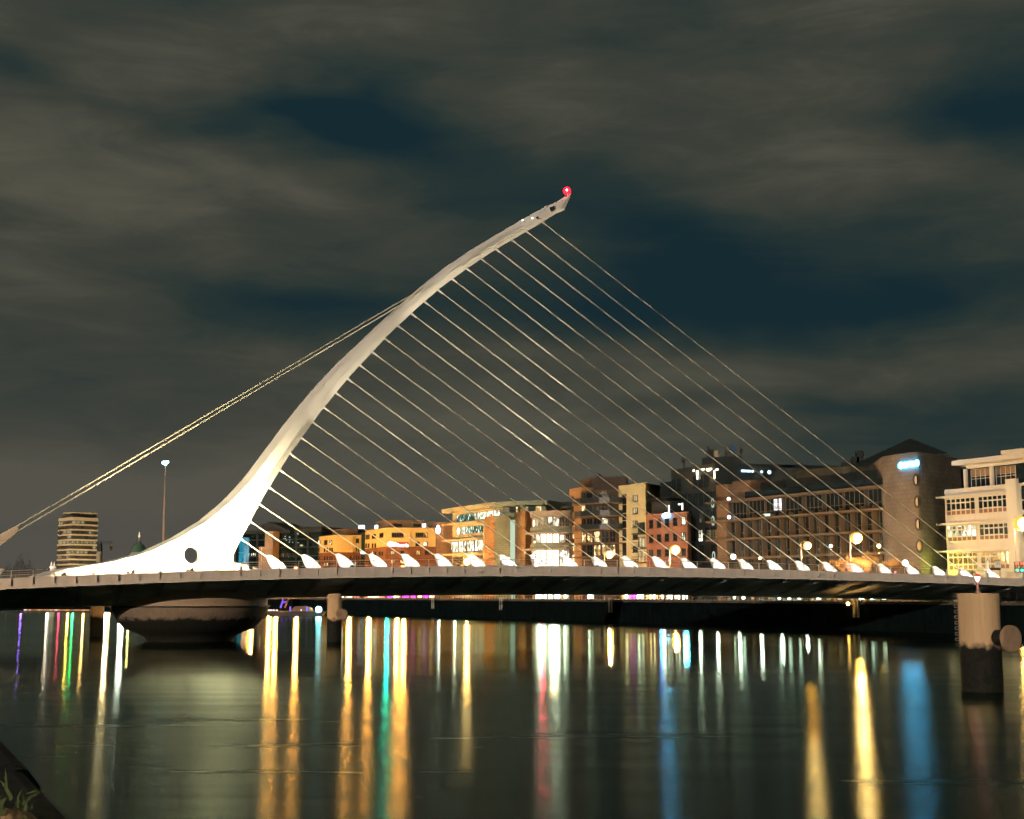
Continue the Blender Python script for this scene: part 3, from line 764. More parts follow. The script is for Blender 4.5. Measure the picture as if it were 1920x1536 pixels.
def dolphin(px, Y, dia, top, label, ladder=False, fender=None):
    c = at(px, HOR, Y); c.z = 0
    d = thing('mooring_dolphin', label, 'mooring pile', c, 'concrete mooring piles by the bridge')
    r = dia / 2
    mb = MB(); mb.lathe(c, [(r, -3), (r, top - .04), (r - .04, top)], 40); mb.build('pile', M_tide, d)
    rt = Vector((c.y, -c.x, 0)).normalized(); fw = Vector((-c.x, -c.y, 0)).normalized()
    if ladder:
        for k in range(17):
            z = top - .10 - k * .258; mb = MB()
            b0 = c - rt * r * .93 + fw * r * .34; o = (-rt * .95 + fw * .3).normalized()
            q = [b0 + Vector((0, 0, z + .06)), b0 + o * .20 + Vector((0, 0, z + .06)), b0 + o * .225 + Vector((0, 0, z + .03)), b0 + o * .225 + Vector((0, 0, z - .03)), b0 + o * .20 + Vector((0, 0, z - .06)), b0 + Vector((0, 0, z - .06))]
            mb.path(q, .018, 6); mb.build('rung', M_rail if z > 2.1 else M_weed, d)
    if fender:
        fx, fy, fr = fender
        e = at(fx, fy, Y - r - .55); st = c + rt * r * .6 + fw * r * .4; st.z = e.z
        ax = (e - st).normalized()
        mb = MB(); mb.tube(st, e - ax * .16, fr * .60, fr * .66, 28); f = mb.build('fender_arm', M_black, d)
        mb = MB(); mb.tube(e - ax * .17, e + ax * .05, fr, fr, 36); mb.build('fender_disc', mat('fender_face', (.42, .29, .20), .7, .2, 2), f)
    return d, c, rt, fw
d1, c1, rt1, fw1 = dolphin(1834, 65, 1.89, 4.575, 'large tan mooring pile nearest the camera, with ladder rungs and fender', True, (1897, 1197, .60))
pole = MB(); pole.tube((c1.x, c1.y, 4.57), (c1.x, c1.y, 5.10), .062, .05, 8); pole.tube((c1.x, c1.y, 4.57), (c1.x, c1.y, 4.66), .16, .09, 10)
nl = pole.build('navigation_light', M_conc, d1)
mb = MB(); mb.lathe((c1.x, c1.y, 5.09), [(.02, 0), (.10, .14), (.12, .22), (.12, .26)], 14); mb.build('lens', emit('nav_lens', (1, .72, .66), 6), nl)
mb = MB(); mb.lathe((c1.x, c1.y, 5.35), [(.115, .003), (.115, .08), (.09, .11)], 14); mb.build('red_cap', emit('nav_red', (1, .02, .05), .7), nl)
lamp('nav_lamp', 'POINT', (c1.x - .25, c1.y - .3, 5.2), 6, (1, .1, .08), d1, shadow_soft_size=.1)
dolphin(628, 133, 1.42, 4.62, 'tan mooring pile behind the deck, right of the bridge pier', False, (641, 1151.5, .52))
dolphin(184, 150, 1.42, 4.0, 'tan mooring pile behind the deck, left of the bridge pier')
# ------------------------------------------------------------------ buildings on the far bank
def body(parent, pts, z1, m, name='wall', z0=GZ - .2):
    return part(parent, name, m, lambda mb: mb.prism([(p[0], p[1]) for p in pts], z0, z1))
def back(w, u, d): return w.p(u, 0, -d)
rnd = random.Random(21)

# ---- 1. cream office at the right edge
def cream_office():
    w = Wall((1779, 191.5), (1985, 174.5))
    b = thing('office_building', 'cream office block with long window bands and projecting sills, at the right edge', 'building', w.p(0, GZ, -5))
    L = w.len
    uc = w.u(1895, 1000); uc2 = w.u(1915, 1000)
    zs = {k: w.z(1779, y) for k, y in dict(par=918, l1=932, t3=936, b3=967, l2=983, t2=986.5, b2=1015.5, l3=1034, t1=1037, b1=1068.5).items()}
    body(b, [w.p(0, 0), w.p(L, 0), back(w, L, 22), back(w, 0, 22)], zs['par'], M_office)
    for zt in (zs['l1'], zs['l2'], zs['l3']):
        part(b, 'ledge', M_office, lambda mb: (w.box(mb, -.75, uc - .1, zt - .16, zt + .10, .002, .85), w.box(mb, -.9, -.002, zt - .16, zt + .10, -.6, .85)))
    um = (0.35 + uc) / 2
    for r_, (zt, zb, pane, hot) in enumerate(((zs['t3'], zs['b3'], M_glassb, None), (zs['t2'], zs['b2'], P_dim, P_white), (zs['t1'], zs['b1'], P_amber, None))):
        for i, (ua, ub) in enumerate(((.35, um - .28), (um + .28, uc - .25))):
            n = 6; bw = (ub - ua) / n
            f = MB(); g = MB(); q = MB(); zz1 = zb + (zt - zb) * .27; zz2 = zb + (zt - zb) * .74
            for k in range(n + 1): w.box(f, ua + k * bw - .055, ua + k * bw + .055, zb, zt, 0, .14)
            for z in (zb, zz1, zz2, zt - .05): w.box(f, ua, ub, z - .05, z + .05, 0, .12)
            for k in range(n):
                if r_ == 2 or k in (1, 2, 3, 4):
                    w.box(f, ua + k * bw + .055, ua + (k + 1) * bw - .055, zz1 + .05, zz1 + .14, 0, .16); w.box(f, ua + k * bw + .055, ua + (k + 1) * bw - .055, zz2 - .14, zz2 - .05, 0, .16)
            fo = f.build('window', M_office, b)
            w.box(g, ua + .02, ub - .02, zz1, zt - .04, .004, .03); g.build('pane', hot if (hot and i == 0) else pane, fo)
            w.box(q, ua + .02, ub - .02, zb + .02, zz1 - .01, .004, .035); q.build('spandrel', mat('office_spandrel', (.24, .13, .08), .6, .1), fo)
    # tall corner pier and the bay beyond it
    part(b, 'pillar', M_office, lambda mb: w.box(mb, uc, uc2, GZ, zs['par'] + .6, .0, .55))
    for zt, zb in ((zs['par'] - .3, zs['b3']), (zs['t2'] + 1, zs['b2']), (zs['t1'], zs['b1'])):
        window(b, w, (uc2 + .3, L - .5, zb, zt), 5, [.4], M_office, M_glassb)
    # set-back top storey with its oversailing roof
    u0 = w.u(1811, 890)
    wt = Wall.pts(w.p(u0, 0, -1.2), w.p(L, 0, -1.2)); LT = wt.len
    zr0, zr1 = w.z(1811, 871), w.z(1811, 862)
    body(b, [wt.p(.9, 0, -.6), wt.p(LT, 0, -.6), back(wt, LT, 16), back(wt, .9, 16)], zr0 - .05, M_glassb, 'top_storey', zs['par'] + .004)
    part(b, 'roof', M_office, lambda mb: mb.prism([wt.p(-2.2, 0, 1.6), wt.p(LT, 0, 1.6), back(wt, LT, 18), back(wt, -2.2, 18)], zr0, zr1))
    part(b, 'roof', M_office, lambda mb: mb.prism([wt.p(7.2, 0, 2.0), wt.p(LT, 0, 2.0), back(wt, LT, 17), back(wt, 7.2, 17)], zr1 + .004, zr1 + .55))
    part(b, 'eaves_beam', M_office, lambda mb: wt.box(mb, -.5, LT, zr0 - .55, zr0 - .004, .15, .6))
    for x in (1813.5, 1863):
        u = wt.u(x, 890); part(b, 'pillar', M_office, lambda mb: wt.box(mb, u - .22, u + .22, zs['par'] + .004, zr0 - .56, .1, .5))
    w2 = Wall.pts(wt.p(0, 0, -.596), wt.p(LT, 0, -.596))
    for (x0, x1) in ((1821, 1857), (1868, 1905)):
        ua, ub = w2.u(x0, 890), w2.u(x1, 890); zb, zt = zs['par'] + .15, zr0 - .6
        f = window(b, w2, (ua, ub, zb, zt), 4, [.46, .60], M_office, M_glassb, .06)
        part(f, 'blind', mat('office_blind', (.26, .17, .10), .7, .1), lambda mb: w2.box(mb, ua + .1, ub - .1, zb + (zt - zb) * .64, zt - .08, .032, .045))
    return w
w_office = cream_office()

# ---- 2. brown ledged office with a curved brick end tower
def ledge_office():
    w = Wall((1349, 235.5), (1689, 197.2)); L = w.len
    b = thing('brick_office', 'long brown office with stepped ledges, thin fins and curved brick end tower', 'building', w.p(L / 2, GZ, -8))
    zl = [w.z(1352, y) for y in (942, 978, 1013, 1048)]
    ztop = w.z(1352, 905)
    body(b, [w.p(0, 0), w.p(L, 0), back(w, L, 18), back(w, 0, 18)], zl[0] + .12, M_darkbld)
    for k, z in enumerate(zl):
        part(b, 'ledge', M_ledge, lambda mb: w.box(mb, -1.6, L + 1.2, z - .22, z + .10, .003, 1.5))
    # end pier of brick at the left
    BR = brick_mat('office_brick', (.16, .10, .062), (.14, .088, .053), (.10, .065, .042), w.U, 1.8, .62)
    ue = w.u(1402, 940)
    part(b, 'brick_end', BR, lambda mb: mb.prism([w.p(0, 0, .25), w.p(w.u(1368, 980), 0, .25), back(w, w.u(1368, 980), 5), back(w, 0, 5)], GZ - .2, ztop - .4))
    part(b, 'brick_end', BR, lambda mb: mb.prism([w.p(w.u(1368, 930) + .01, 0, -.6), w.p(ue, 0, -.6), back(w, ue, 8), back(w, .3, 8)], zl[0] + .15, ztop))
    # glazed bays between fins
    ua, ub = w.u(1371, 1000), w.u(1668, 1000); n = 16; bw = (ub - ua) / n
    lev = [(zl[1] + .12, zl[0] - .24), (zl[2] + .12, zl[1] - .24), (zl[3] + .12, zl[2] - .24), (GZ + 3.9, zl[3] - .24)]
    for r_, (z0, z1) in enumerate(lev):
        step = 2 if r_ == 0 else 1
        for k in range(0, n, step):
            a, c = ua + k * bw + .2, ua + (k + step) * bw - .2
            pane = M_glass
            q = rnd.random()
            if r_ == 2 and q < .55 : pane = P_dim
            if r_ == 3 and q < .8: pane = P_dim
            if r_ == 1 and q < .15: pane = P_dim
            if r_ == 0 and k == 4: pane = M_glass
            ins = rnd.choice([0, .25, .5])
            window(b, w, (a + ins, c, z0, z1), 2 * step, [.32], mat('bronze_frame', (.14, .09, .05), .6, .2), pane, .07, .09)
    for k in range(n + 1):
        u = ua + k * bw
        part(b, 'fin', M_ledge, lambda mb: w.box(mb, u - .075, u + .075, GZ, zl[1] + (.55 if k > 2 else -.2), .12, .95))
    # brightly lit room and light strip
    r0 = w.rect(1451, 930, 1468, 957); window(b, w, (r0[0], r0[1], r0[2] - .05, min(r0[3], zl[0] - .3)), 2, 1, M_black, emit('bright_room', (1, .97, 1), 3.2), .05, .25)
    r0 = w.rect(1433, 963.5, 1446, 968); part(b, 'light_strip', emit('strip_light', (.8, 1, .85), 1.2), lambda mb: w.box(mb, *r0, .2, .3))
    for (x, y) in ((1371, 936), (1371.5, 970)):
        u, z = w.uz(x, y); part(b, 'wall_light', emit('globe_white', (1, .98, .92), 5), lambda mb: mb.sphere(w.p(u, z, .5), .30, 12, 8))
    for (x0, y0, x1, y1) in ((1369, 1003, 1377, 1011), (1371, 1036, 1377, 1046)):
        window(b, w, w.rect(x0, y0, x1, y1), 2, 1, M_black, P_white, .05, .3)
    # ground floor shop glazing
    for k in range(n):
        pane = rnd.choice([S_white, emit('shop_white_green', (.80, 1, .78), 13), emit('shop_white_green', (.80, 1, .78), 13), P_warm, P_dim])
        window(b, w, (ua + k * bw + .2, ua + (k + 1) * bw - .2, GZ + .1, GZ + 3.4), 2, 1, M_rail, pane, .10, .12, name='shopfront')
    # dark set-back upper storey and parapet glass
    part(b, 'upper_storey', M_slate, lambda mb: mb.prism([w.p(ue + .3, 0, -2.5), w.p(L, 0, -2.5), back(w, L, 18), back(w, ue + .3, 18)], zl[0] + .13, w.z(1500, 893)))
    part(b, 'upper_glazing', M_glassb, lambda mb: w.box(mb, ue + .5, L - .5, zl[0] + .13, zl[0] + 1.2, .9, .95))
    uo, uo2 = w.u(1447, 900), w.u(1545, 900)
    prof = []
    for i in range(13):
        a = math.pi * i / 12; prof.append(w.p((uo + uo2) / 2 - math.cos(a) * (uo2 - uo) / 2, 0, -5.5 + 2.0 * math.sin(a)))
    part(b, 'penthouse', mat('penthouse_panel', (.10, .085, .055), .7, .2), lambda mb: mb.prism(prof + [back(w, uo2, 12), back(w, uo, 12)], w.z(1500, 893), w.z(1500, 877)))
    # curved tower
    wt = Wall((1676, 197.5), (1742, 190.5)); A, B = wt.p(0, 0, 1.0), wt.p(wt.len, 0, 1.0)
    C = at(1812, HOR, 201); C.z = 0
    pts = [A]
    for i in range(9):      # rounded corner
        t = i / 8; P = (1 - t) ** 2 * (A * .12 + B * .88) + 2 * t * (1 - t) * B + t * t * (B * .86 + C * .14); pts.append(P)
    pts += [C, C + Vector((-2, 16, 0)), A + Vector((2, 16, 0))]
    zt = wt.z(1676, 855)
    TB = brick_mat('tower_tile', (.140, .120, .098), (.124, .106, .088), (.082, .070, .058), wt.U, .95, .62, ms=.03)
    tw = part(b, 'tower', TB, lambda mb: mb.prism([(p.x, p.y) for p in pts], GZ - .2, zt))
    wq = Wall.pts(A, B)
    for (x, y) in ((1719, 900), (1721, 941), (1722.5, 983), (1724.5, 1024)):
        u, z = wq.uz(x, y); c = wq.p(u, z, .0)
        f = MB(); ring = []
        for (rr, o) in ((.50, 0), (.50, .10), (.74, .10), (.74, 0)):
            ring.append([wq.p(u + rr * math.cos(t), z + rr * 1.28 * math.sin(t), o) for t in [2 * math.pi * i / 28 for i in range(28)]])
        f.loft(ring, False, False); fo = f.build('window', M_black, b)
        part(fo, 'pane', P_amber if y > 1000 else M_glass, lambda mb: mb.loft([[wq.p(u + .51 * math.cos(t), z + .51 * 1.28 * math.sin(t), o) for t in [2 * math.pi * i / 28 for i in range(28)]] for o in (.004, .03)]))
        part(fo, 'blind', M_stone, lambda mb: mb.loft([[wq.p(u - .06 + .40 * math.cos(t) * (1 if math.cos(t) < 0 else .25), z + .46 * 1.28 * math.sin(t), o) for t in [2 * math.pi * i / 28 for i in range(28)]] for o in (.032, .04)]))
    # glowing fascia sign: a teal tip and a run of white lit letters, too bright to read
    us, z0 = wq.uz(1684.5, 874); ue_, _ = wq.uz(1724, 869)
    sg = MB(); dz = (ue_ - us)
    ls = us + .45; k = 0
    hts = (.46, .36, .40, .34, .42, .36, .44)
    while ls < ue_:
        h = hts[k % 7]; wdt = (ue_ - us - .45) / 7
        sg.loft([[wq.p(ls + wdt / 2 + wdt * .56 * math.cos(t), z0 + h * math.sin(t) + (.05 if k in (3, 6) else 0), o) for t in [2 * math.pi * i / 14 for i in range(14)]] for o in (.1, .28)])
        ls += wdt; k += 1
    so = sg.build('lit_sign', emit('sign_white_blue', (.06, .50, 1.0), 52), b)
    part(so, 'sign_tip', emit('sign_teal', (.02, .75, .75), 1.6), lambda mb: mb.loft([[wq.p(us + .22 + .22 * math.cos(t), z0 + .34 * math.sin(t), o) for t in [2 * math.pi * i / 14 for i in range(14)]] for o in (.1, .24)]))
    # hipped slate roof behind
    zr = zt - .4
    ra = [at(1588, HOR, 222), at(1690, HOR, 208), at(1790, HOR, 207), at(1760, HOR, 235), at(1600, HOR, 240)]
    ap = at(1707, 822, 222); ez = at(1600, 880, 222).z
    mb = MB(); n = len(ra)
    ez_ = [at(1588, 880, 222).z, at(1690, 855, 208).z, at(1790, 850, 207).z, ez + 2, ez + 1]
    mb.add([(p.x, p.y, z) for p, z in zip(ra, ez_)] + [tuple(ap)] + [(p.x, p.y, GZ) for p in ra], [(i, (i + 1) % n, n) for i in range(n)] + [(i + n + 1, (i + 1) % n + n + 1, (i + 1) % n, i) for i in range(n)])
    mb.build('roof', M_slate, b)
    for (x, y0, h) in ((1603, 858, 12), (1612, 846, 20), (1585, 866, 8)):
        q = at(x, y0 + h, 224); part(b, 'roof_plant', M_darkbld, lambda mb: mb.box(q.x - .6, q.x + .6, q.y - .5, q.y + .5, q.z - .8, q.z + h * .088))
    lamp('tower_uplight', 'POINT', at(1762, 1066, 189), 900, (.75, .85, .12), b, shadow_soft_size=.3)
    return w
w_ledge = ledge_office()

# ---- 3. dark glass block behind
def dark_block():
    b = thing('dark_office_tower', 'tall dark glass office block with rooftop aerials behind the red brick building', 'building', at(1320, HOR, 262) - Vector((0, 0, H - GZ)))
    w = Wall((1262, 259), (1345, 245)); L = w.len
    zt = w.z(1262, 881)
    body(b, [w.p(0, 0), w.p(L, 0), back(w, L + 6, 30), back(w, 0, 30)], zt, M_darkbld)
    w0 = Wall((1241, 263), (1261.6, 259.6))
    body(b, [w0.p(0, 0), w0.p(w0.len, 0), back(w0, w0.len, 20), back(w0, 0, 20)], w0.z(1241, 905), M_glassb, 'side_block')
    # long low roof running right behind the ledged office
    q = [at(1345.5, HOR, 252), at(1640, HOR, 232), at(1660, HOR, 262), at(1347, HOR, 282)]
    zq = [at(1400, 872, 252).z, at(1600, 889, 238).z, at(1600, 889, 240).z, at(1400, 872, 254).z]
    part(b, 'long_roof', M_slate, lambda mb: mb.prism([(p.x, p.y) for p in q], GZ, zq))
    u0, u1 = w.u(1322, 860), w.u(1345, 860)
    pl = [at(1321, HOR, 256), at(1397, HOR, 251), at(1397, HOR, 264), at(1321, HOR, 268)]
    part(b, 'plant_room', M_darkbld, lambda mb: mb.prism([(p.x, p.y) for p in pl], zt - .5, at(1360, 857, 254).z))
    # glass grid
    n = 8; zz = [GZ + 1 + k * 3.2 for k in range(int((zt - GZ) / 3.2))]
    for k in range(n):
        for z in zz:
            if rnd.random() < .75: window(b, w, (L * k / n + .2, L * (k + 1) / n - .2, z, z + 2.5), 2, 1, M_black, M_glassb if rnd.random() < .9 else P_dim, .08, .1)
    for (x0, y0, x1, y1, c, r_) in ((1310, 993, 1319, 1016, 2, 3), (1325, 993, 1346, 1016, 4, 4)):
        window(b, w, w.rect(x0, y0, x1, y1), c, r_, M_black, P_blinds if x0 > 1320 else P_white, .12, .14)
    for (x, y) in ((1337, 943), (1337.5, 976.5), (1339, 1043)):
        u, z = w.uz(x, y); f = MB()
        f.loft([[w.p(u + rr * math.cos(t), z + rr * 1.9 * math.sin(t), o) for t in [2 * math.pi * i / 20 for i in range(20)]] for rr, o in ((.30, .0), (.30, .16), (.46, .16), (.46, 0))], False, False)
        fo = f.build('window', emit('porthole_rim', (.75, 1, .85), .55), b)
        part(fo, 'pane', M_glass, lambda mb: mb.loft([[w.p(u + .31 * math.cos(t), z + .31 * 1.9 * math.sin(t), o) for t in [2 * math.pi * i / 20 for i in range(20)]] for o in (.12, .135)]))
    # lit canopy at the roof edge: bright downlights hanging over dark glass
    hot = emit('roof_light', (1, .90, .62), 4.5)
    for (x0, y0, x1, y1) in ((1302.5, 881, 1304.5, 884.5), (1308.8, 883, 1311.8, 890), (1309.6, 890, 1311, 899), (1318, 879.5, 1323, 882), (1327.5, 878.5, 1337, 881.5), (1329, 881.5, 1334, 883.5), (1345, 879.5, 1349.5, 882), (1341.8, 883, 1343, 898)):
        wv = w; r0 = wv.rect(x0, y0, x1, y1); part(b, 'roof_light', hot, lambda mb: wv.box(mb, r0[0], r0[1], r0[2], r0[3], .25, .4))
    for x in (1392, 1396, 1401, 1405, 1411, 1428, 1442.5):
        c = at(x, 883 + (x - 1392) * .05, 248.2 - (x - 1345) * .06); part(b, 'roof_lamp', emit('cold_lamp', (.55, .85, 1), 2.5), lambda mb: mb.sphere(c, .24 if x < 1440 else .34, 8, 6))
    # aerials
    for (x, y0, y1, r) in ((1283, 855, 882, .16), (1280, 858, 868, .10), (1328, 838, 858, .26), (1333, 850, 860, .12), (1362, 843, 858, .08), (1369, 838, 858, .07), (1390, 838, 858, .09), (1375, 836, 858, .07)):
        p0, p1 = at(x, y1 + 3, 256), at(x, y0, 256); p1.x, p1.y = p0.x, p0.y
        part(b, 'aerial', M_darkbld if x % 2 else M_dark, lambda mb: (mb.tube(p0, p1, r, r * .6, 6), mb.box(p0.x - .3, p0.x + .3, p0.y - .1, p0.y + .1, p1.z - 1.2, p1.z - .4)))
    for (x, y, wd, h, m_) in ((1334, 851, .35, .9, M_darkbld), (1343, 851, .4, .6, M_stone), (1375.5, 841, .4, .6, mat('blue_dish', (.03, .10, .22), .5, .1))):
        c = at(x, y, 255); part(b, 'antenna_panel', m_, lambda mb: mb.box(c.x - wd, c.x + wd, c.y - .15, c.y + .15, c.z - h, c.z + h))
dark_block()

# ---- 4. red brick building
def red_building():
    w = Wall((1213, 256), (1291, 247)); L = w.len; w2 = Wall.pts(w.p(L, 0), at(1310, HOR, 262))
    b = thing('red_brick_building', 'small red brick building with a glowing lilac sign on its parapet', 'building', w.p(L / 2, GZ, -4))
    zt = w.z(1213, 966.5)
    BR = brick_mat('red_brick', (.31, .14, .082), (.27, .12, .07), (.26, .12, .07), w.U, .5, .2)
    body(b, [w.p(0, 0), w.p(L, 0), w2.p(w2.len, 0), back(w, 0, 15)], zt, BR)
    part(b, 'parapet', M_creamdk, lambda mb: w.box(mb, -.1, L + .1, zt + .003, zt + .16, -.3, .12))
    for j, (y0, y1) in enumerate(((975.5, 990.5), (1003, 1017.5), (1031, 1044))):
        for i, x in enumerate((1221.3, 1236, 1251, 1266.2, 1282.3)):
            dy = -(x - 1221) * .10 * (1.1 - j * .35)
            lit = (i == 4 and j < 2)
            window(b, w, w.rect(x - 3.6, y0 + dy, x + 3.6, y1 + dy), 2, [.5], M_black, P_white if lit else (P_dim if rnd.random() < .3 else M_glass), .09, .11, True)
    part(b, 'roof_storey', M_darkbld, lambda mb: mb.prism([back(w, 0, 1.5), back(w, 5.2, 1.5), back(w, 5.2, 9), back(w, 0, 9)], zt - .3, w.z(1220, 941)))
    part(b, 'pergola', M_black, lambda mb: [w.box(mb, -.4 + k * .62, -.2 + k * .62, w.z(1220, 941) + .01, w.z(1220, 935), -6, -1) for k in range(8)] + [w.box(mb, -.6, 5, w.z(1220, 935) + .004, w.z(1220, 934), -6, -1)])
    for (x0, y0, x1, y1) in ((1245.4, 947, 1246.6, 961), (1264, 944, 1267, 946.5), (1270.5, 943, 1271.7, 956)):
        r0 = w.rect(x0, y0, x1, y1); part(b, 'roof_light', emit('roof_white', (1, .95, .8), 2.6), lambda mb: w.box(mb, *r0, -1.2, -1.0))
    u, z = w.uz(1250, 966.5)
    hs = MB()
    for k, (du, rr) in enumerate(((-.55, .30), (-.2, .42), (.2, .42), (.55, .36))):
        hs.loft([[w.p(u + du + rr * .9 * math.cos(t), z + rr * math.sin(t) + du * .14, o) for t in [2 * math.pi * i / 14 for i in range(14)]] for o in (.16, .3)])
    hs.build('lit_sign', emit('sign_lilac', (.06, .50, 1.0), 160), b)
    for x in (1217, 1229, 1241, 1256, 1270, 1284):
        r0 = w.rect(x - 5, 1058, x + 5, 1100); window(b, w, (r0[0], r0[1], GZ + .1, GZ + 3.3), 2, 1, M_rail, S_warm if x % 2 else S_white, .06, .12, name='shopfront')
red_building()

# ---- 5. cream apartment block
def apartments():
    wr = Wall((1162, 270), (1213, 262)); L = wr.len
    b = thing('apartment_block', 'tall cream and brown apartment block with glass fronted curved balconies', 'building', wr.p(0, GZ, -6))
    zt = wr.z(1162, 912)
    wf = Wall.pts(wr.p(L, 0), at(1234, HOR, 283))
    body(b, [wr.p(0, 0), wr.p(L, 0), wf.p(wf.len, 0), back(wr, 0, 18)], zt, M_cream)
    part(b, 'parapet', M_cream, lambda mb: wr.box(mb, -.08, L + .08, zt + .003, zt + .14, -.4, .1))
    # slot of stacked windows and the punched windows
    for k, (y0, y1) in enumerate(((927, 932), (933, 946), (947, 962), (964, 976), (977, 990), (992, 1014), (1018, 1042))):
        window(b, wr, wr.rect(1167.5, y0, 1174.5, y1), 2, 1, M_black, M_glass if k not in (3, 5) else P_dim, .06, .08)
    for k, y in enumerate((928.5, 952, 976.5, 1000, 1024, 1049)):
        window(b, wr, wr.rect(1187.5, y, 1196, y + 11.5), 2, 1, M_black, P_blinds if k < 3 else P_dim, .09, .14, True)
    for k, y in enumerate((1001, 1028, 1055)):
        z = wr.z(1205, y); u0 = wr.u(1195, y)
        bo = part(b, 'balcony', M_dark, lambda mb: wr.box(mb, u0, L + .6, z - .14, z + .04, .003, 1.4))
        part(bo, 'rail', M_dark, lambda mb: [mb.tube(wr.p(u0 + .05 + j * .35, z + .04, 1.36), wr.p(u0 + .05 + j * .35, z + 1.1, 1.36), .025, .025, 4) for j in range(int((L + .5 - u0) / .35))] + [mb.tube(wr.p(u0, z + 1.1, 1.36), wr.p(L + .6, z + 1.1, 1.36), .04, .04, 5)])
        window(b, wr, (u0 + .4, L - .3, z + .06, z + 2.2), 2, 1, M_black, P_blinds if k else P_dim, .08, .1)
    # curved glazed middle with brown panelling
    a0, a1 = at(1093, HOR, 278), wr.p(.0, 0, -.5); a0.z = 0
    cen = (a0 + a1) / 2; hd = (a1 - a0) / 2; nn = Vector((hd.y, -hd.x, 0)).normalized(); nn = nn if nn.dot(-cen) > 0 else -nn
    arc = lambda off, sg=9: [cen - hd * math.cos(math.pi * i / sg) * (1 + off / hd.length) + nn * (3.4 + off) * math.sin(math.pi * i / sg) for i in range(sg + 1)]
    zm = at(1130, 897, 275).z; fl = [at(1130, y, 273).z for y in (945, 969, 994, 1019, 1044)]
    bp_ = arc(0)
    body(b, [(p.x, p.y) for p in bp_] + [(a1.x + 3, a1.y + 16), (a0.x + 3, a0.y + 16)], fl[0] + 2.6, M_brown, 'curved_wall')
    tp = [at(1088, HOR, 283), at(1112, HOR, 275.5), at(1177, HOR, 272), at(1180, HOR, 286), at(1092, HOR, 294)]
    part(b, 'roof_storey', mat('brown_panel_dark', (.055, .034, .026), .6, .3, .6, streak=.9), lambda mb: mb.prism([(p.x, p.y) for p in tp], fl[0] + 2.2, zm))
    part(b, 'roof_edge', M_dark, lambda mb: mb.prism([(p.x * 1.001, p.y - .15) for p in tp], zm + .003, zm + .2))
    c = at(1123, 893, 280); part(b, 'roof_vent', M_dark, lambda mb: mb.sphere(c, .55, 12, 8))
    o_ = arc(1.5); i_ = arc(.02)
    for k, z in enumerate(fl):
        part(b, 'balcony', mat('balcony_slab', (.14, .11, .075), .8, .2), lambda mb: mb.prism([(p.x, p.y) for p in o_] + [(p.x, p.y) for p in reversed(i_)], z - .22, z))
        rim, rin = arc(1.46), arc(1.40)
        if k < 3:
            part(b, 'balcony_glass', mat('balcony_glazing', (.02, .03, .032), .4, .3), lambda mb: mb.prism([(p.x, p.y) for p in rim] + [(p.x, p.y) for p in reversed(rin)], z + .02, z + 1.05))
        else:
            part(b, 'balcony_rail', M_dark, lambda mb: mb.prism([(p.x, p.y) for p in rim] + [(p.x, p.y) for p in reversed(rin)], z + .95, z + 1.05))
        pa = arc(.04)
        for i in range(1, 8):
            ww = Wall.pts(pa[i], pa[i + 1])
            r = rnd.random()
            pane = P_warm if (k >= 3 and r < .55) or r < .10 else (P_dim if r < .5 else M_glass)
            if k == 2 and i == 6: pane = P_white
            window(b, ww, (.12, ww.len - .12, z + .1, z + 2.3), 2, 1, M_brown, pane, .09, .08)
    # orange flanking pillar and the glazed return at the far left
    pw = Wall((1083.5, 277), (1097, 274.5))
    body(b, [pw.p(0, 0, .8), pw.p(pw.len, 0, .8), back(pw, pw.len, 4), back(pw, 0, 4)], pw.z(1090, 914.5), M_creamdk, 'pillar')
    p2 = Wall((1072, 281), (1083, 277.6))
    part(b, 'pillar_head', M_creamdk, lambda mb: p2.box(mb, 0, p2.len, p2.z(1078, 930), p2.z(1078, 916), -3, .4))
    for k, y in enumerate((948, 970, 990, 1010, 1034, 1055)):
        window(b, p2, p2.rect(1073.5, y - 16, 1083, y), 2, 1, M_black, M_glassb if k < 3 else P_warm, .08, .1)
    for k, y in enumerate((950, 979, 1000, 1023, 1046)):
        z = p2.z(1078, y); part(b, 'side_balcony', M_dark, lambda mb: (p2.box(mb, -2.2, p2.len, z - .15, z, .5, 1.8), p2.box(mb, -2.2, p2.len, z + .9, z + .96, 1.74, 1.8)))
    for k in range(4):
        q0 = at(1102 + k * 15, HOR, 271.5); q1 = at(1114 + k * 15, HOR, 271); ww = Wall.pts(q0, q1)
        window(b, ww, (0, ww.len, GZ + .1, GZ + 3.2), 2, 1, M_rail, [S_white, emit('shop_magenta', (.9, .06, .75), 7), emit('shop_magenta', (.9, .06, .75), 7), S_warm][k], .06, .1, name='shopfront')
    q0, q1 = wr.u(1165, 1060), wr.u(1208, 1060)
    for k in range(3): window(b, wr, (q0 + (q1 - q0) * k / 3 + .1, q0 + (q1 - q0) * (k + 1) / 3 - .1, GZ + .1, GZ + 3.2), 2, 1, M_rail, [S_warm, emit('shop_magenta', (.9, .06, .75), 7), S_white][k], .06, .1, name='shopfront')
apartments()

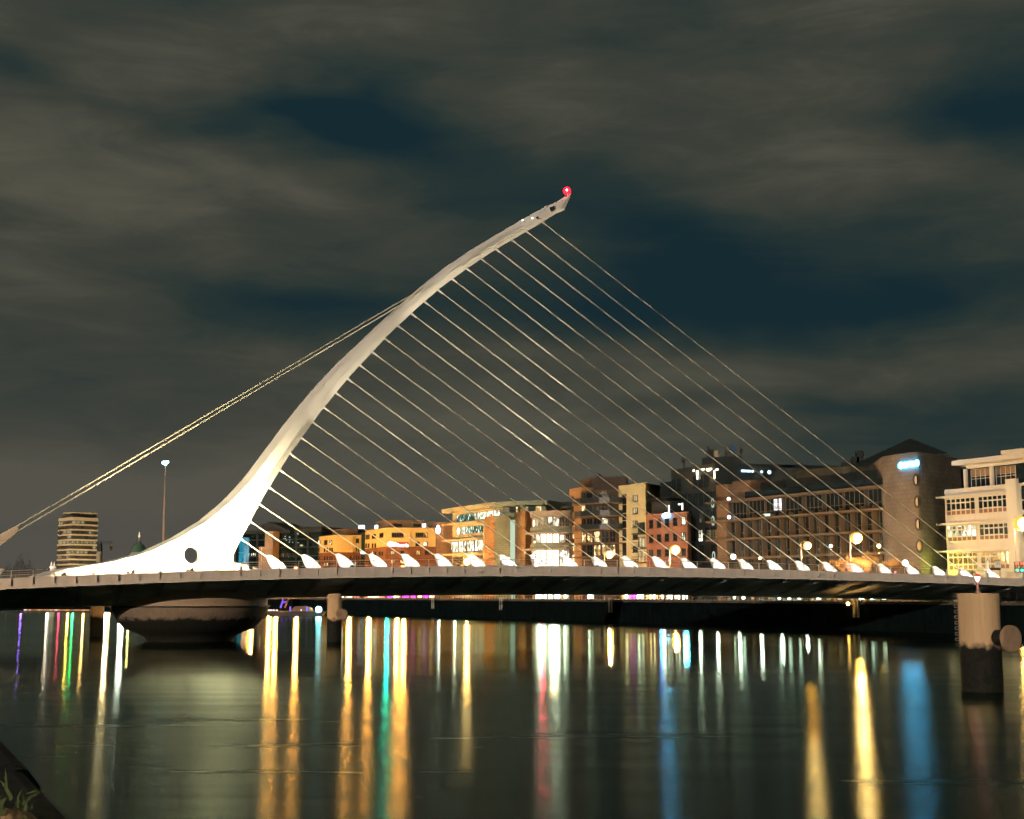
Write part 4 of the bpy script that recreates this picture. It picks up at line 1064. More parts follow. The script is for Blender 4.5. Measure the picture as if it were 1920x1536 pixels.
# ---- 6. stone and glass office with banded floors
def stone_office():
    wl = Wall((843, 332), (940, 307)); b = thing('glass_stone_office', 'pale stone and green glass office with brick piers and round bow end', 'building', wl.p(wl.len, GZ, -6))
    wr = Wall.pts(wl.p(wl.len, 0), at(1024, HOR, 302))
    zr0, zr1 = wl.z(940, 950), wl.z(940, 941.5)
    body(b, [wl.p(1.5, 0), wl.p(wl.len, 0), wr.p(wr.len, 0), back(wr, wr.len, 18), back(wl, 0, 24)], zr0 - .05, M_stoneg)
    part(b, 'roof', M_stoneg, lambda mb: mb.prism([wl.p(-2, 0, 1.4), wl.p(wl.len, 0, 1.6), wr.p(wr.len + 1, 0, 1.4), back(wr, wr.len + 1, 19), back(wl, -2, 25)], zr0, zr1))
    # left wing strips of glass: (px rect at left, right) split in bays
    def strip(w, x0, x1, ytop_l, ybot_l, n, panes, cols=3):
        z1, z0 = w.z(x0, ytop_l), w.z(x0, ybot_l); u0, u1 = w.u(x0, (ytop_l + ybot_l) / 2), w.u(x1, (ytop_l + ybot_l) / 2)
        for k in range(n):
            window(b, w, (u0 + (u1 - u0) * k / n + .06, u0 + (u1 - u0) * (k + 1) / n - .06, z0, z1), cols, 1, M_black, panes[k % len(panes)], .07, .10)
    strip(wl, 857, 938, 966, 979, 5, [P_green, P_green, P_white, P_white, P_white])
    strip(wl, 857, 906, 990, 1003, 3, [P_white, P_green, P_green])
    strip(wl, 846, 906, 1017, 1036, 4, [P_white])
    strip(wl, 850, 906, 1044, 1060, 3, [P_dim, P_warm, P_dim])
    strip(wr, 943, 1016, 951, 962, 6, [P_blinds, P_dim, P_warm])
    for y in (983.5, 1014, 1040):
        z = wl.z(850, y); part(b, 'ledge', M_stone, lambda mb: wl.box(mb, -1.5, wl.u(906, y), z - .2, z + .12, .003, 1.6))
    # brick clad piers
    BP = brick_mat('pier_tile', (.30, .165, .075), (.26, .14, .062), (.15, .08, .04), wl.U, 1.3, .45)
    BG = brick_mat('pier_tile_green', (.36, .33, .17), (.31, .29, .15), (.2, .18, .1), wr.U, 1.3, .45)
    A, B, C = at(908, HOR, 310), at(927, HOR, 303.5), at(956, HOR, 302.5)
    for p in (A, B, C): p.z = 0
    zt = at(920, 967, 304).z
    body(b, [A, B, B + Vector((.4, 9, 0)), A + Vector((.6, 7, 0))], zt, BP, 'pier')
    body(b, [B + Vector((.02, .03, 0)), C, C + Vector((.4, 9, 0)), B + Vector((.42, 9, 0))], zt - .02, BG, 'pier')
    ws = Wall((956.6, 304), (963.5, 303.7))
    part(b, 'glass_shaft', emit('shaft_glow', (.62, .80, .58), .85), lambda mb: ws.box(mb, 0, ws.len, GZ, ws.z(960, 975), -1, 0))
    A, B, C = at(964, HOR, 305), at(985, HOR, 296.5), at(1001, HOR, 299)
    for p in (A, B, C): p.z = 0
    zt = at(985, 958, 297).z
    body(b, [A, B, C, C + Vector((.4, 9, 0)), A + Vector((.6, 7, 0))], zt, BP, 'pier')
    # round bow end
    c0, c1 = at(1000, HOR, 292), at(1073, HOR, 288); c0.z = c1.z = 0
    cen = (c0 + c1) / 2; hd = (c1 - c0) / 2; nn = Vector((hd.y, -hd.x, 0)).normalized(); nn = nn if nn.dot(-cen) > 0 else -nn
    arc = lambda off, sg=10: [cen - hd * math.cos(math.pi * i / sg) * (1 + off / hd.length) + nn * (3.0 + off) * math.sin(math.pi * i / sg) for i in range(sg + 1)]
    zy = lambda y: at(1040, y, 286.5).z
    cap = lambda pts: [(p.x, p.y) for p in pts] + [(c1.x + 1, c1.y + 10), (c0.x + 1, c0.y + 10)]
    body(b, cap(arc(0)), zy(968), M_stone, 'bow_wall')
    part(b, 'bow_parapet', M_stone, lambda mb: mb.prism(cap(arc(.5)), zy(968) + .003, zy(957)))
    for (yt, yb) in ((988, 998), (1019, 1028)):
        part(b, 'bow_band', M_stoneg, lambda mb: mb.prism(cap(arc(.45)), zy(yb), zy(yt)))
        part(b, 'ledge', M_stone, lambda mb: mb.prism(cap(arc(1.5)), zy(yb) - .3, zy(yb) - .004))
    for (yt, yb, mode) in ((969, 987, 0), (1000.5, 1018, 1), (1031, 1062, 2)):
        pa = arc(.05)
        for i in range(1, 9):
            ww = Wall.pts(pa[i], pa[i + 1])
            if mode == 0: pane = P_white if i in (2, 5, 6) else (P_blinds if i in (3, 4) else P_dim)
            elif mode == 1: pane = emit('bright_hall', (1, .97, .78), 4) if i in (4, 5, 6) else (P_white if i in (2, 3, 7) else P_dim)
            else: pane = emit('bright_hall', (1, .97, .78), 4) if i in (3, 4, 5, 6) else P_white
            window(b, ww, (.04, ww.len - .04, zy(yb), zy(yt)), 2, 1, M_stone, pane, .10, .10)
    for k in range(6):
        q0 = at(852 + k * 9, HOR, 330 - k * 2.6); q1 = at(860 + k * 9, HOR, 327.6 - k * 2.6); ww = Wall.pts(q0, q1)
        window(b, ww, (0, ww.len, GZ + .1, GZ + 3), 2, 1, M_rail, [S_warm, P_dim, emit('shop_green', (.25, .8, .12), .8)][k % 3], .1, .8, name='shopfront')
    for k in range(4):
        q0 = at(1004 + k * 16, HOR, 287); q1 = at(1018 + k * 16, HOR, 286.4); ww = Wall.pts(q0, q1)
        window(b, ww, (0, ww.len, GZ + .1, zy(1064)), 2, 1, M_rail, S_white, .06, .1, name='shopfront')
    part(b, 'rear_block', M_slate, lambda mb: mb.prism([(p.x, p.y) for p in (at(1018, HOR, 312), at(1078, HOR, 308), at(1078, HOR, 330), at(1018, HOR, 335))], GZ, at(1050, 942, 310).z))
stone_office()

# ---- 7. yellow and brown hotel
def hotel():
    b = thing('hotel', 'yellow and brown hotel with a glowing red sign on its front', 'building', at(700, HOR, 385) - Vector((0, 0, H - GZ)))
    wa = Wall((596, 404), (632, 391)); wb = Wall.pts(wa.p(wa.len, 0), at(676, HOR, 394))
    wc = Wall((683, 383), (722, 365)); wd = Wall.pts(wc.p(wc.len, 0), at(768, HOR, 364.5)); we = Wall.pts(wd.p(wd.len, 0, -.6), at(816, HOR, 365.5))
    BR = brick_mat('hotel_brick', (.22, .092, .034), (.19, .078, .03), (.14, .07, .035), wd.U, .6, .25)
    zl, zr = wa.z(632, 1003), wd.z(745, 989.5)
    zml, zmr = wa.z(632, 1035), wd.z(790, 1025)
    fl = [wa.p(0, 0), wa.p(wa.len, 0), wb.p(wb.len, 0), wb.p(wb.len, 0, -16), wa.p(0, 0, -18)]
    fr = [wc.p(0, 0), wc.p(wc.len, 0), wd.p(wd.len, 0), we.p(0, 0), we.p(we.len, 0), we.p(we.len, 0, -20), wc.p(0, 0, -18)]
    body(b, fl, zml, BR, 'lower_wall'); body(b, fr, zmr, BR, 'lower_wall')
    part(b, 'upper_wall', M_yellow, lambda mb: mb.prism([(p.x, p.y) for p in fl], zml + .004, zl))
    part(b, 'upper_wall', M_yellow, lambda mb: mb.prism([(p.x, p.y) for p in fr], zmr + .004, zr))
    part(b, 'parapet', M_brown, lambda mb: mb.prism([(p.x, p.y) for p in fl], zl + .003, zl + .18)); part(b, 'parapet', M_brown, lambda mb: mb.prism([(p.x, p.y) for p in fr], zr + .003, zr + .18))
    part(b, 'yellow_bay', M_yellow, lambda mb: wb.box(mb, .2, wb.len * .62, zml - .1, zl - .3, .01, .7))
    part(b, 'yellow_corner', M_yellow, lambda mb: wc.box(mb, .1, wc.len * .68, wc.z(700, 1027), zmr - .004, .01, .06))
    part(b, 'stair_strip', mat('green_glass', (.03, .07, .05), .2, .3), lambda mb: wb.box(mb, wb.len + .15, wb.len + 1.1, GZ, zl + .8, -3, .2))
    P = mat('hotel_set_back', (.17, .12, .07), .7, .25)
    part(b, 'penthouse', P, lambda mb: mb.prism([wc.p(4, 0, -3), wd.p(0, 0, -3), we.p(we.len, 0, -3), we.p(we.len, 0, -16), wc.p(4, 0, -16)], zr + .19, wd.z(745, 977)))
    part(b, 'penthouse_roof', P, lambda mb: mb.prism([wc.p(5, 0, -1.5), wd.p(-1, 0, -2), we.p(we.len * .55, 0, -2), we.p(we.len * .55, 0, -15), wc.p(5, 0, -15)], wd.z(745, 977) + .004, wd.z(745, 974.5)))
    part(b, 'penthouse', P, lambda mb: mb.prism([wa.p(3, 0, -3), wa.p(wa.len, 0, -3), wb.p(wb.len, 0, -3), wb.p(wb.len, 0, -14), wa.p(3, 0, -14)], zl + .19, wa.z(625, 991)))
    wpe = Wall.pts(wd.p(0, 0, -2.98), we.p(we.len, 0, -2.98))
    for (x0, x1) in ((735, 754), (775, 793)): window(b, wpe, wpe.rect(x0, 982, x1, 988), 4, 1, M_black, M_glassb, .08, .06)
    def wn(w, x0, y0, x1, y1, c=2, pane=M_glass, sill=True): window(b, w, w.rect(x0, y0, x1, y1), c, 1, mat('hotel_frame', (.05, .035, .02), .6), pane, .12, .12, sill)
    for x in (608, 641): pass
    for (x0, x1, pn) in ((597, 601, P_white), (608.5, 614, M_glass), (618.5, 623, P_white)): wn(wa, x0, 1013, x1, 1021.5, 2, pn)
    for (x0, x1) in ((656, 662), (667, 673)): wn(wb, x0, 1010, x1, 1018, 2)
    for y in (1027, 1043, 1055):
        for x in (598, 609, 614, 619, 623): wn(wa, x - 1.2, y, x + 1.2, y + 8, 1, P_warm if rnd.random() < .15 else M_glass)
        for x in (657, 661, 668, 672): wn(wb, x - 1.2, y - 1, x + 1.2, y + 7, 1)
    wn(wb, 659, 1041, 662, 1048, 1, P_warm)
    for (x0, x1) in ((686, 693), (698, 705), (712, 719)): wn(wc, x0, 1003 - (x0 - 686) * .12, x1, 1011 - (x0 - 686) * .12, 2)
    for x in (687, 691.5, 699, 704): wn(wc, x - 1.3, 1019, x + 1.3, 1027, 1)
    for x in (688, 693, 699, 704, 712.5, 717): wn(wc, x - 1.3, 1034, x + 1.3, 1042, 1, P_warm if x == 699 else M_glass); wn(wc, x - 1.3, 1050, x + 1.3, 1058, 1)
    wn(wd, 734.5, 999, 757, 1007.5, 5)
    wn(wd, 732.5, 1033, 740.5, 1040.5, 2, P_blinds); wn(wd, 751, 1032.5, 758, 1040.5, 2)
    wn(wd, 733, 1050, 741, 1057, 2, P_warm); wn(wd, 750, 1050, 758, 1057, 2, P_warm)
    wn(we, 779, 999, 794, 1007.5, 4); wn(we, 794.5, 999, 802, 1007.5, 2, P_warm); wn(we, 779, 1016, 787, 1024, 2); wn(we, 794, 1016, 802, 1024, 2, P_white)
    wn(we, 780, 1032, 788, 1041, 2, P_warm); wn(we, 796, 1032, 804, 1040, 2)
    # red sign: white lit emblem and the word, as far as it can be read
    u0, u1, z0, z1 = wd.rect(727, 1014.5, 766, 1029.5)
    sg = part(b, 'hotel_sign', emit('sign_red', (.80, .03, .02), .55), lambda mb: wd.box(mb, u0, u1, z0 + .35, z1 - .3, .05, .2))
    em = MB(); zc = (z0 + z1) / 2
    for (du, dz, a, h) in ((.75, .25, .75, .62), (1.6, .2, .7, .55), (2.3, .12, .5, .42)):
        em.loft([[wd.p(u0 + du + a * math.cos(t), zc + dz + h * math.sin(t), o) for t in [2 * math.pi * i / 16 for i in range(16)]] for o in (.2, .3)])
    em.build('sign_emblem', emit('sign_white', (1, .95, .95), 4), sg)
    cu = bpy.data.curves.new('lettering', 'FONT'); cu.body = 'hotels'; cu.size = 1.15; cu.extrude = .05; cu.offset = .03
    to = bpy.data.objects.new('lettering', cu); COL.objects.link(to)
    bpy.context.view_layer.update(); dg_ = bpy.context.evaluated_depsgraph_get()
    tm = bpy.data.meshes.new_from_object(to.evaluated_get(dg_)); bpy.data.objects.remove(to)
    sgn = 1 if wd.U.x > 0 else -1
    org = wd.p(u0 + 2.75, zc - .48, .27) - origin_of(sg)
    for v in tm.vertices:
        x, y, z = v.co; v.co = org + wd.U * x * sgn + Vector((0, 0, 1)) * y + wd.n * z
    tm.materials.append(MATS['sign_white']); tl = bpy.data.objects.new('lettering', tm); COL.objects.link(tl); tl.parent = sg
    # lit objects on the roof edge
    for (w_, x0, y0, x1, y1) in ((wb, 673, 985, 684, 991), (wc, 702, 985, 706, 992), (we, 791.5, 982, 798.5, 990)):
        r0 = w_.rect(x0, y0, x1, y1); part(b, 'roof_light', emit('roof_cold', (.92, .95, 1), 4), lambda mb: w_.box(mb, *r0, -.4, -.1))
    r0 = wb.rect(676, 1035, 683, 1038.5); part(b, 'door_light', emit('roof_cold', (.92, .95, 1), 4), lambda mb: wb.box(mb, r0[0], r0[1], r0[2], r0[3], .3, .5))
    # ground floor, under a magenta lit canopy
    for w_, n in ((wa, 3), (wb, 3), (wc, 5), (wd, 3), (we, 4)):
        for k in range(n):
            uu = w_.len / n
            pane = [S_warm, emit('shop_rose', (1, .35, .35), 4), S_warm, S_white][(k + n) % 4]
            if w_ is we or w_ is wd: pane = emit('shop_magenta', (.9, .06, .75), 7) if k % 2 == 0 else S_warm
            window(b, w_, (uu * k + .2, uu * (k + 1) - .2, GZ + .1, GZ + 3.2), 3, 1, M_rail, pane, .06, .12, name='shopfront')
    for w_ in (wd, we):
        part(b, 'lit_canopy', emit('canopy_magenta', (.85, .05, .80), 3), lambda mb: w_.box(mb, .1, w_.len - .1, 4.15, 4.95, .8, 2.2))
    # stone clad side tower with its glowing plaque
    wt = Wall((817, 362), (832, 361))
    SB = brick_mat('hotel_side_tile', (.26, .17, .085), (.23, .15, .075), (.14, .09, .05), wt.U, 1.4, .5)
    body(b, [wt.p(0, 0), wt.p(wt.len, 0), wt.p(wt.len + 3.0, 0, -2.5), wt.p(wt.len + 3, 0, -16), wt.p(0, 0, -16)], wt.z(825, 979), SB, 'side_tower')
    u, z = wt.uz(822, 993)
    part(b, 'lit_sign', emit('plaque_blue_white', (.62, .82, 1), 5), lambda mb: mb.loft([[wt.p(u + .70 * math.cos(t) * (1 if math.sin(t) < .3 else .75), z + 1.15 * math.sin(t), o) for t in [2 * math.pi * i / 20 for i in range(20)]] for o in (.1, .3)]))
hotel()

# ---- 8. dark glass building at the left
def glass_left():
    b = thing('dark_glass_building', 'dark green glass building with a pale stepped stair tower, left of the hotel', 'building', at(520, HOR, 430) - Vector((0, 0, H - GZ)))
    w = Wall((444, 440), (602, 425)); L = w.len; z = lambda y: w.z(520, y)
    GG = mat('dark_green_glazing', (.008, .022, .020), .2, .5, .2, spec=.5)
    body(b, [w.p(0, 0), w.p(L, 0), back(w, L, 20), back(w, 0, 20)], z(1000), GG)
    part(b, 'roof', M_slate, lambda mb: mb.prism([w.p(-1, 0, 1), w.p(w.u(486, 990), 0, 1), back(w, w.u(486, 990), 20), back(w, -1, 20)], z(1000) + .004, z(994)))
    g0, g1, gm_ = w.u(488, 990), w.u(545, 990), w.u(509, 980)
    part(b, 'gable', M_slate, lambda mb: mb.loft([[w.p(u, zz, o) for u, zz in ((g0, z(1000) + .005), (g0, z(985)), (gm_, z(978.5)), (g1, z(995)), (g1, z(1000) + .005))] for o in (.5, -12)]))
    part(b, 'roof', M_slate, lambda mb: mb.loft([[w.p(u, zz, o) for u, zz in ((w.u(553, 990), z(1000) + .005), (w.u(553, 990), z(993)), (w.u(572, 990), z(989)), (L, z(990)), (L, z(1000) + .005))] for o in (.5, -12)]))
    for x in (483, 512, 556, 578):
        u = w.u(x, 1020); part(b, 'mullion', M_darkbld, lambda mb: w.box(mb, u - .25, u + .25, GZ, z(1001), .003, .4))
    for y in (1012, 1027, 1043): part(b, 'floor_band', M_darkbld, lambda mb: w.box(mb, .3, L - .3, z(y) - .15, z(y) + .15, .42, .6))
    st = mat('stair_stone', (.42, .30, .20), .85, .12, .5, streak=.4)
    u0, u1, u2 = w.u(500, 1020), w.u(511, 1020), w.u(526, 1020)
    part(b, 'stair_tower', st, lambda mb: (w.box(mb, u1, u2, GZ, z(997), .7, 4),))
    part(b, 'stair_tower', st, lambda mb: (w.box(mb, u0, u1 - .003, GZ, z(1026), .7, 4),))
    for (x0, x1, pn) in ((459, 470, P_white), (471, 482, P_white), (528, 536, P_warm), (538, 546, P_warm), (550, 560, P_dim)):
        window(b, w, w.rect(x0, 1037, x1, 1045), 3, 1, M_black, pn, .12, .65)
    for k in range(14):
        u, zz = w.uz(rnd.uniform(530, 560), rnd.uniform(997, 1020)); s_ = rnd.uniform(.10, .22)
        part(b, 'room_light', emit('room_spark', (.8, 1, .9), .8), lambda mb: w.box(mb, u - s_, u + s_, zz - s_ * .6, zz + s_ * .6, .05, .1))
    part(b, 'canopy_light', emit('canopy_glow', (1, .85, .5), .8), lambda mb: mb.sphere(w.p(w.u(568, 1024), z(1024), .8), .5, 12, 8, .5))
glass_left()
# cyan lit glass kiosk seen past the pylon foot
k_ = thing('glass_kiosk', 'cyan lit narrow glass tower just right of the pylon foot', 'building', at(447, HOR, 300) - Vector((0, 0, H - GZ)))
wk = Wall((438, 301), (454.5, 300))
part(k_, 'lit_face', lit_glass('cyan_glass', (.0, .10, .16), (.01, .24, .36), (.05, .50, .68), 1.0, .5, .3, .9), lambda mb: wk.box(mb, 1.1, wk.len, GZ, wk.z(447, 1008), -2, 0))
part(k_, 'dark_face', M_glassb, lambda mb: wk.box(mb, 0, 1.09, GZ, wk.z(447, 1012), -2, -.3))
part(k_, 'transom', emit('cyan_bar', (.3, .8, 1), .5), lambda mb: wk.box(mb, 1.1, wk.len, wk.z(447, 1037), wk.z(447, 1036), .003, .1))

# ---- 9. far skyline at the left
def slab_tower():
    Y = 958
    A, B, C = at(105, HOR, Y + 6), at(129, HOR, Y - 12), at(177, HOR, Y + 4)
    b = thing('tower_block', 'tall slim tower block with pale floor bands and a wavy roof, far left', 'building', B - Vector((0, 0, H - GZ)))
    wl, wr = Wall.pts(A, B), Wall.pts(B, C)
    D = C + (A - B); poly = [A, B, C, D]
    zt = at(129, 970.5, Y - 12).z
    core = mat('tower_window_wall', (.20, .15, .10), .4, .35, .25)
    body(b, poly, zt, core)
    bd = mat('tower_band', (.66, .52, .32), .8, .08)
    ys = [972.5, 983.5, 993, 1002.5, 1012, 1021, 1030.5, 1040, 1049, 1058.5, 1068]
    for i, y in enumerate(ys):
        z = at(129, y, Y - 12).z; h = .60 if i else 1.2
        g = [wl.p(-.4, 0, .5), B + (B - D).normalized() * .7, wr.p(wr.len + .4, 0, .5), D]
        part(b, 'floor_band', bd, lambda mb: mb.prism([(p.x, p.y) for p in g], z - h, z + h))
        if i < len(ys) - 1:
            zz1 = z - h - .1; zz0 = at(129, ys[i + 1], Y - 12).z + .7
            n = 6
            for k in range(n):
                r = rnd.random()
                pn = P_blinds if (i in (4,) or (i == 0 and k < 3) or (i == 6 and k < 3) or r < .08) else (P_dim if r < .3 else mat('tower_glass', (.13, .10, .07), .3, .3, .2))
                window(b, wr, (wr.len * k / n + .15, wr.len * (k + 1) / n - .15, zz0, zz1), 4, 1, M_dark, pn, .2, .15)
            for k in range(3):
                pn = P_blinds if rnd.random() < .2 or i == 4 else mat('tower_glass', (.13, .10, .07), .3, .3, .2)
                window(b, wl, (wl.len * k / 3 + .15, wl.len * (k + 1) / 3 - .15, zz0, zz1), 4, 1, M_dark, pn, .2, .15)
    part(b, 'roof_storey', mat('tower_roof_storey', (.09, .085, .075), .7, .2), lambda mb: mb.prism([(p.x + (D.x - p.x) * .12, p.y + 3) for p in poly], zt, zt + 3.0))
    wv = MB(); pr = []
    for k in range(21):
        t = k / 20; pr.append((wr.len * (.0 + 1.0 * t), zt + 3.4 + .7 * abs(math.sin(t * math.pi * 5))))
    wv.loft([[wr.p(u, z_, 0) for u, z_ in pr] + [wr.p(u, z_ - .6, 0) for u, z_ in reversed(pr)], [wr.p(u, z_, -12) for u, z_ in pr] + [wr.p(u, z_ - .6, -12) for u, z_ in reversed(pr)]])
    wv.build('wavy_roof', bd, b)
slab_tower()
for fx in (112, 150):
    tl_ = lamp('tower_flood', 'SPOT', at(fx, HOR, 895), 90000, (1, .82, .52), None, spot_size=R(70), spot_blend=.5, shadow_soft_size=1)  # assumed floodlights, added without fittings to brighten the tower bands
    aim(tl_, at(fx, 1020, 950), tl_.location)
def rise(name, label, cat, px, y0, Y): return thing(name, label, cat, at(px, HOR, Y) - Vector((0, 0, H - GZ)))
b = rise('stair_shaft', 'pale concrete shaft under construction beside the tower block', 'building', 184, 0, 620)
q = at(184, 1058, 620)
part(b, 'shaft', mat('shaft_concrete', (.50, .44, .32), .85, .15, .3, streak=.5), lambda mb: mb.box(q.x - .95, q.x + .95, q.y, q.y + 3, GZ, at(184, 1034, 620).z))
part(b, 'formwork', M_darkbld, lambda mb: mb.box(q.x - .85, q.x + .8, q.y + .2, q.y + 2.8, at(184, 1034, 620).z + .004, at(184, 1019, 620).z))
cr = rise('tower_crane', 'small dark crane jib holding a pale bucket over the concrete shaft', 'crane', 190, 0, 625)
z0 = at(190, 1019, 625).z; x0 = at(178, 1019, 625).x; x1 = at(213, 1019, 625).x
part(cr, 'mast', M_dark, lambda mb: mb.box(q.x - .2, q.x + .2, q.y + 3.4, q.y + 3.8, GZ, z0 + .8))
def jib(mb):
    y = q.y + 3.6
    for dz in (0, .8): mb.tube((x0, y, z0 + dz), (x1, y, z0 + dz), .07, .07, 5)
    n = 14
    for k in range(n): mb.tube((x0 + (x1 - x0) * k / n, y, z0 + (.8 if k % 2 else 0)), (x0 + (x1 - x0) * (k + 1) / n, y, z0 + (0 if k % 2 else .8)), .05, .05, 4)
part(cr, 'jib', M_dark, jib)
qb = at(208.5, 1026, 629)
part(cr, 'bucket', mat('bucket_paint', (.66, .58, .40), .7), lambda mb: mb.lathe(qb - Vector((0, 0, .9)), [(.35, -.6), (.8, 1.4), (.85, 1.5)], 12))
part(cr, 'hoist_rope', M_dark, lambda mb: mb.tube(qb + Vector((0, 0, .6)), (qb.x, qb.y, z0), .04, .04, 4))
# domed building
dm = rise('domed_hall', 'distant hall with a green copper dome and a statue on top', 'building', 257, 0, 820)
qc = at(257, HOR, 820); s_ = 820 / FP
zq = lambda y: at(257, y, 820).z
part(dm, 'drum', mat('drum_stone', (.55, .48, .34), .85, .15), lambda mb: mb.lathe((qc.x, qc.y, 0), [(14.5 * s_, GZ), (14.5 * s_, zq(1043)), (15.5 * s_, zq(1042)), (15.5 * s_, zq(1038)), (13 * s_, zq(1036))], 28))
dc = part(dm, 'dome', mat('copper_green', (.10, .22, .15), .7, .3, .3), lambda mb: mb.lathe((qc.x, qc.y, 0), [(13 * s_, zq(1035.9)), (13 * s_, zq(1031)), (11 * s_, zq(1025)), (7.5 * s_, zq(1020.5)), (3.5 * s_, zq(1018)), (2.6 * s_, zq(1017))], 28))
part(dm, 'lantern', mat('lantern_stone', (.35, .28, .2), .8), lambda mb: mb.lathe((qc.x, qc.y, 0), [(2.6 * s_, zq(1016.9)), (2.2 * s_, zq(1010)), (1.2 * s_, zq(1008))], 12))
part(dm, 'statue', emit('statue_glow', (1, .85, .6), .9), lambda mb: mb.lathe((qc.x, qc.y, 0), [(1.6 * s_, zq(1007.9)), (1.9 * s_, zq(1005)), (1.0 * s_, zq(1002)), (.9 * s_, zq(999)), (.3 * s_, zq(997.5))], 10))  # statue gives off its own glow in place of floodlighting
# twin pinnacled turret, floodlit
tu = rise('turret', 'small floodlit white turret with two pinnacles left of the tower block', 'building', 95.5, 0, 420)
q = at(95.5, HOR, 420)
TM = mat('turret_stone', (.8, .78, .7), .7, .05)
part(tu, 'shaft', TM, lambda mb: mb.box(q.x - .75, q.x + .75, q.y, q.y + 1.5, GZ, at(95, 1062, 420).z))
for dx in (-.42, .42): part(tu, 'pinnacle', TM, lambda mb: mb.lathe((q.x + dx, q.y + .5, at(95, 1062, 420).z), [(.3, .004), (.28, .5), (.04, 1.5)], 8))
lamp('turret_lamp', 'POINT', (q.x, q.y - 2.0, 11.8), 160, (1, .97, .9), tu, shadow_soft_size=.2)

# floodlight mast
ms = rise('floodlight_mast', 'tall thin mast topped by one bright cyan-white floodlight', 'light mast', 304, 0, 365)
q0 = at(302, HOR, 365); zt = at(304, 870, 365).z
part(ms, 'pole', mat('mast_steel', (.24, .25, .25), .5), lambda mb: mb.tube((q0.x, q0.y, GZ), (q0.x, q0.y, zt), .34, .14, 8))
lp = part(ms, 'lamp_cluster', M_dark, lambda mb: (mb.tube((q0.x - 1.2, q0.y, zt), (q0.x + 1.4, q0.y, zt), .14, .14, 6), mb.tube((q0.x, q0.y - 1, zt), (q0.x, q0.y + 1, zt), .14, .14, 6)))
for (dx, dz, r) in ((-.25, .25, .62), (.55, .45, .50), (.15, -.15, .42)):
    part(lp, 'lamp_head', emit('mast_lamp', (.30, .95, 1.0), 12), lambda mb: mb.sphere((q0.x + dx, q0.y - .7, zt + dz), r, 12, 8, .8))
# bare flagpole seen past the dark glass building
fp_ = at(488.5, HOR, 170)
fo = MB(); fo.tube((fp_.x, fp_.y, 2), (fp_.x, fp_.y, at(488.5, 1027, 170).z), .07, .05, 6)
# ------------------------------------------------------------------ lamps, signals, trees, boats
def quay_x(px):
    k = (px - 960) / FP / math.cos(PITCH)
    for i in range(len(NQ) - 1):
        a, b = Vector(NQ[i]), Vector(NQ[i + 1]); den = (b.x - a.x) - k * (b.y - a.y)
        t = (k * a.y - a.x) / den
        if 0 <= t <= 1: q = a + (b - a) * t; return q.x, q.y
    return k * 400, 400

S_gold = emit('sodium_lamp', (1.0, .40, .05), 320)
def street_lamp(head, label, col=None, rad=.42, arm=-.9):
    """head: world position of the lantern"""
    x, y, z = head
    t = thing('street_lamp', label, 'street lamp', (x + arm, y, GZ), 'sodium street lamps along the far quay')
    part(t, 'pole', M_rail, lambda mb: (mb.tube((x + arm, y, GZ), (x + arm, y, z + .4), .08, .05, 8), mb.tube((x + arm, y, GZ), (x + arm, y, GZ + 1), .14, .12, 8)))
    part(t, 'arm', M_rail, lambda mb: mb.path([(x + arm, y, z + .35), (x + arm * .5, y, z + .62), (x, y, z + .5)], .05, 6))
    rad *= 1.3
    if col is None:      # outer shell glows amber to imitate a halo; bright core set riverward
        h = part(t, 'lamp_head', emit('amber_halo_shell', (1.0, .50, .05), 1.25), lambda mb: mb.sphere((x, y, z), rad * 1.25, 18, 12, .95))
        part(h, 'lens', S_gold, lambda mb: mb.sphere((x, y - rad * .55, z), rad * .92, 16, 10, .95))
    else:
        h = part(t, 'lamp_head', col, lambda mb: mb.sphere((x, y, z), rad, 14, 10, .9))
    part(h, 'hood', M_dark, lambda mb: mb.lathe((x, y, z), [(.22, rad * .9), (.18, rad * 1.0), (.05, rad * 1.1)], 12))
    return t
SL = [ # px, py, distance, label
    (1606, 1009, 181, 'tall street lamp among bare trees, the brightest orange glow', .50),
    (1514, 1023, 189, 'street lamp left of the bare trees in front of the ledged office', .36),
    (1266, 1031, 216, 'street lamp in front of the red brick building', .52),
    (1143, 1040, 234, 'street lamp in front of the curved balconies', .46),
    (876, 1053, 281, 'street lamp in front of the green glass office, level with the deck', .52),
    (1037, 1053, 246, 'street lamp before the round bow of the stone office', .40),
    (1915, 982, 172, 'street lamp washing the corner pillar of the cream office', .62)]
def spill(pos, e, col=(1, .58, .22), parent=None): lamp('lamp_light', 'POINT', pos, e, col, parent, shadow_soft_size=.25)
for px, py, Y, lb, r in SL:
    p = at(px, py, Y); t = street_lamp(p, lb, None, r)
    spill((p.x, p.y - .2, p.z - r * 1.7 - .5), {1606: 9500, 1514: 7000, 1915: 1500}.get(px, 6500), (1, .58, .22) if px < 1900 else (1, .85, .5), t)
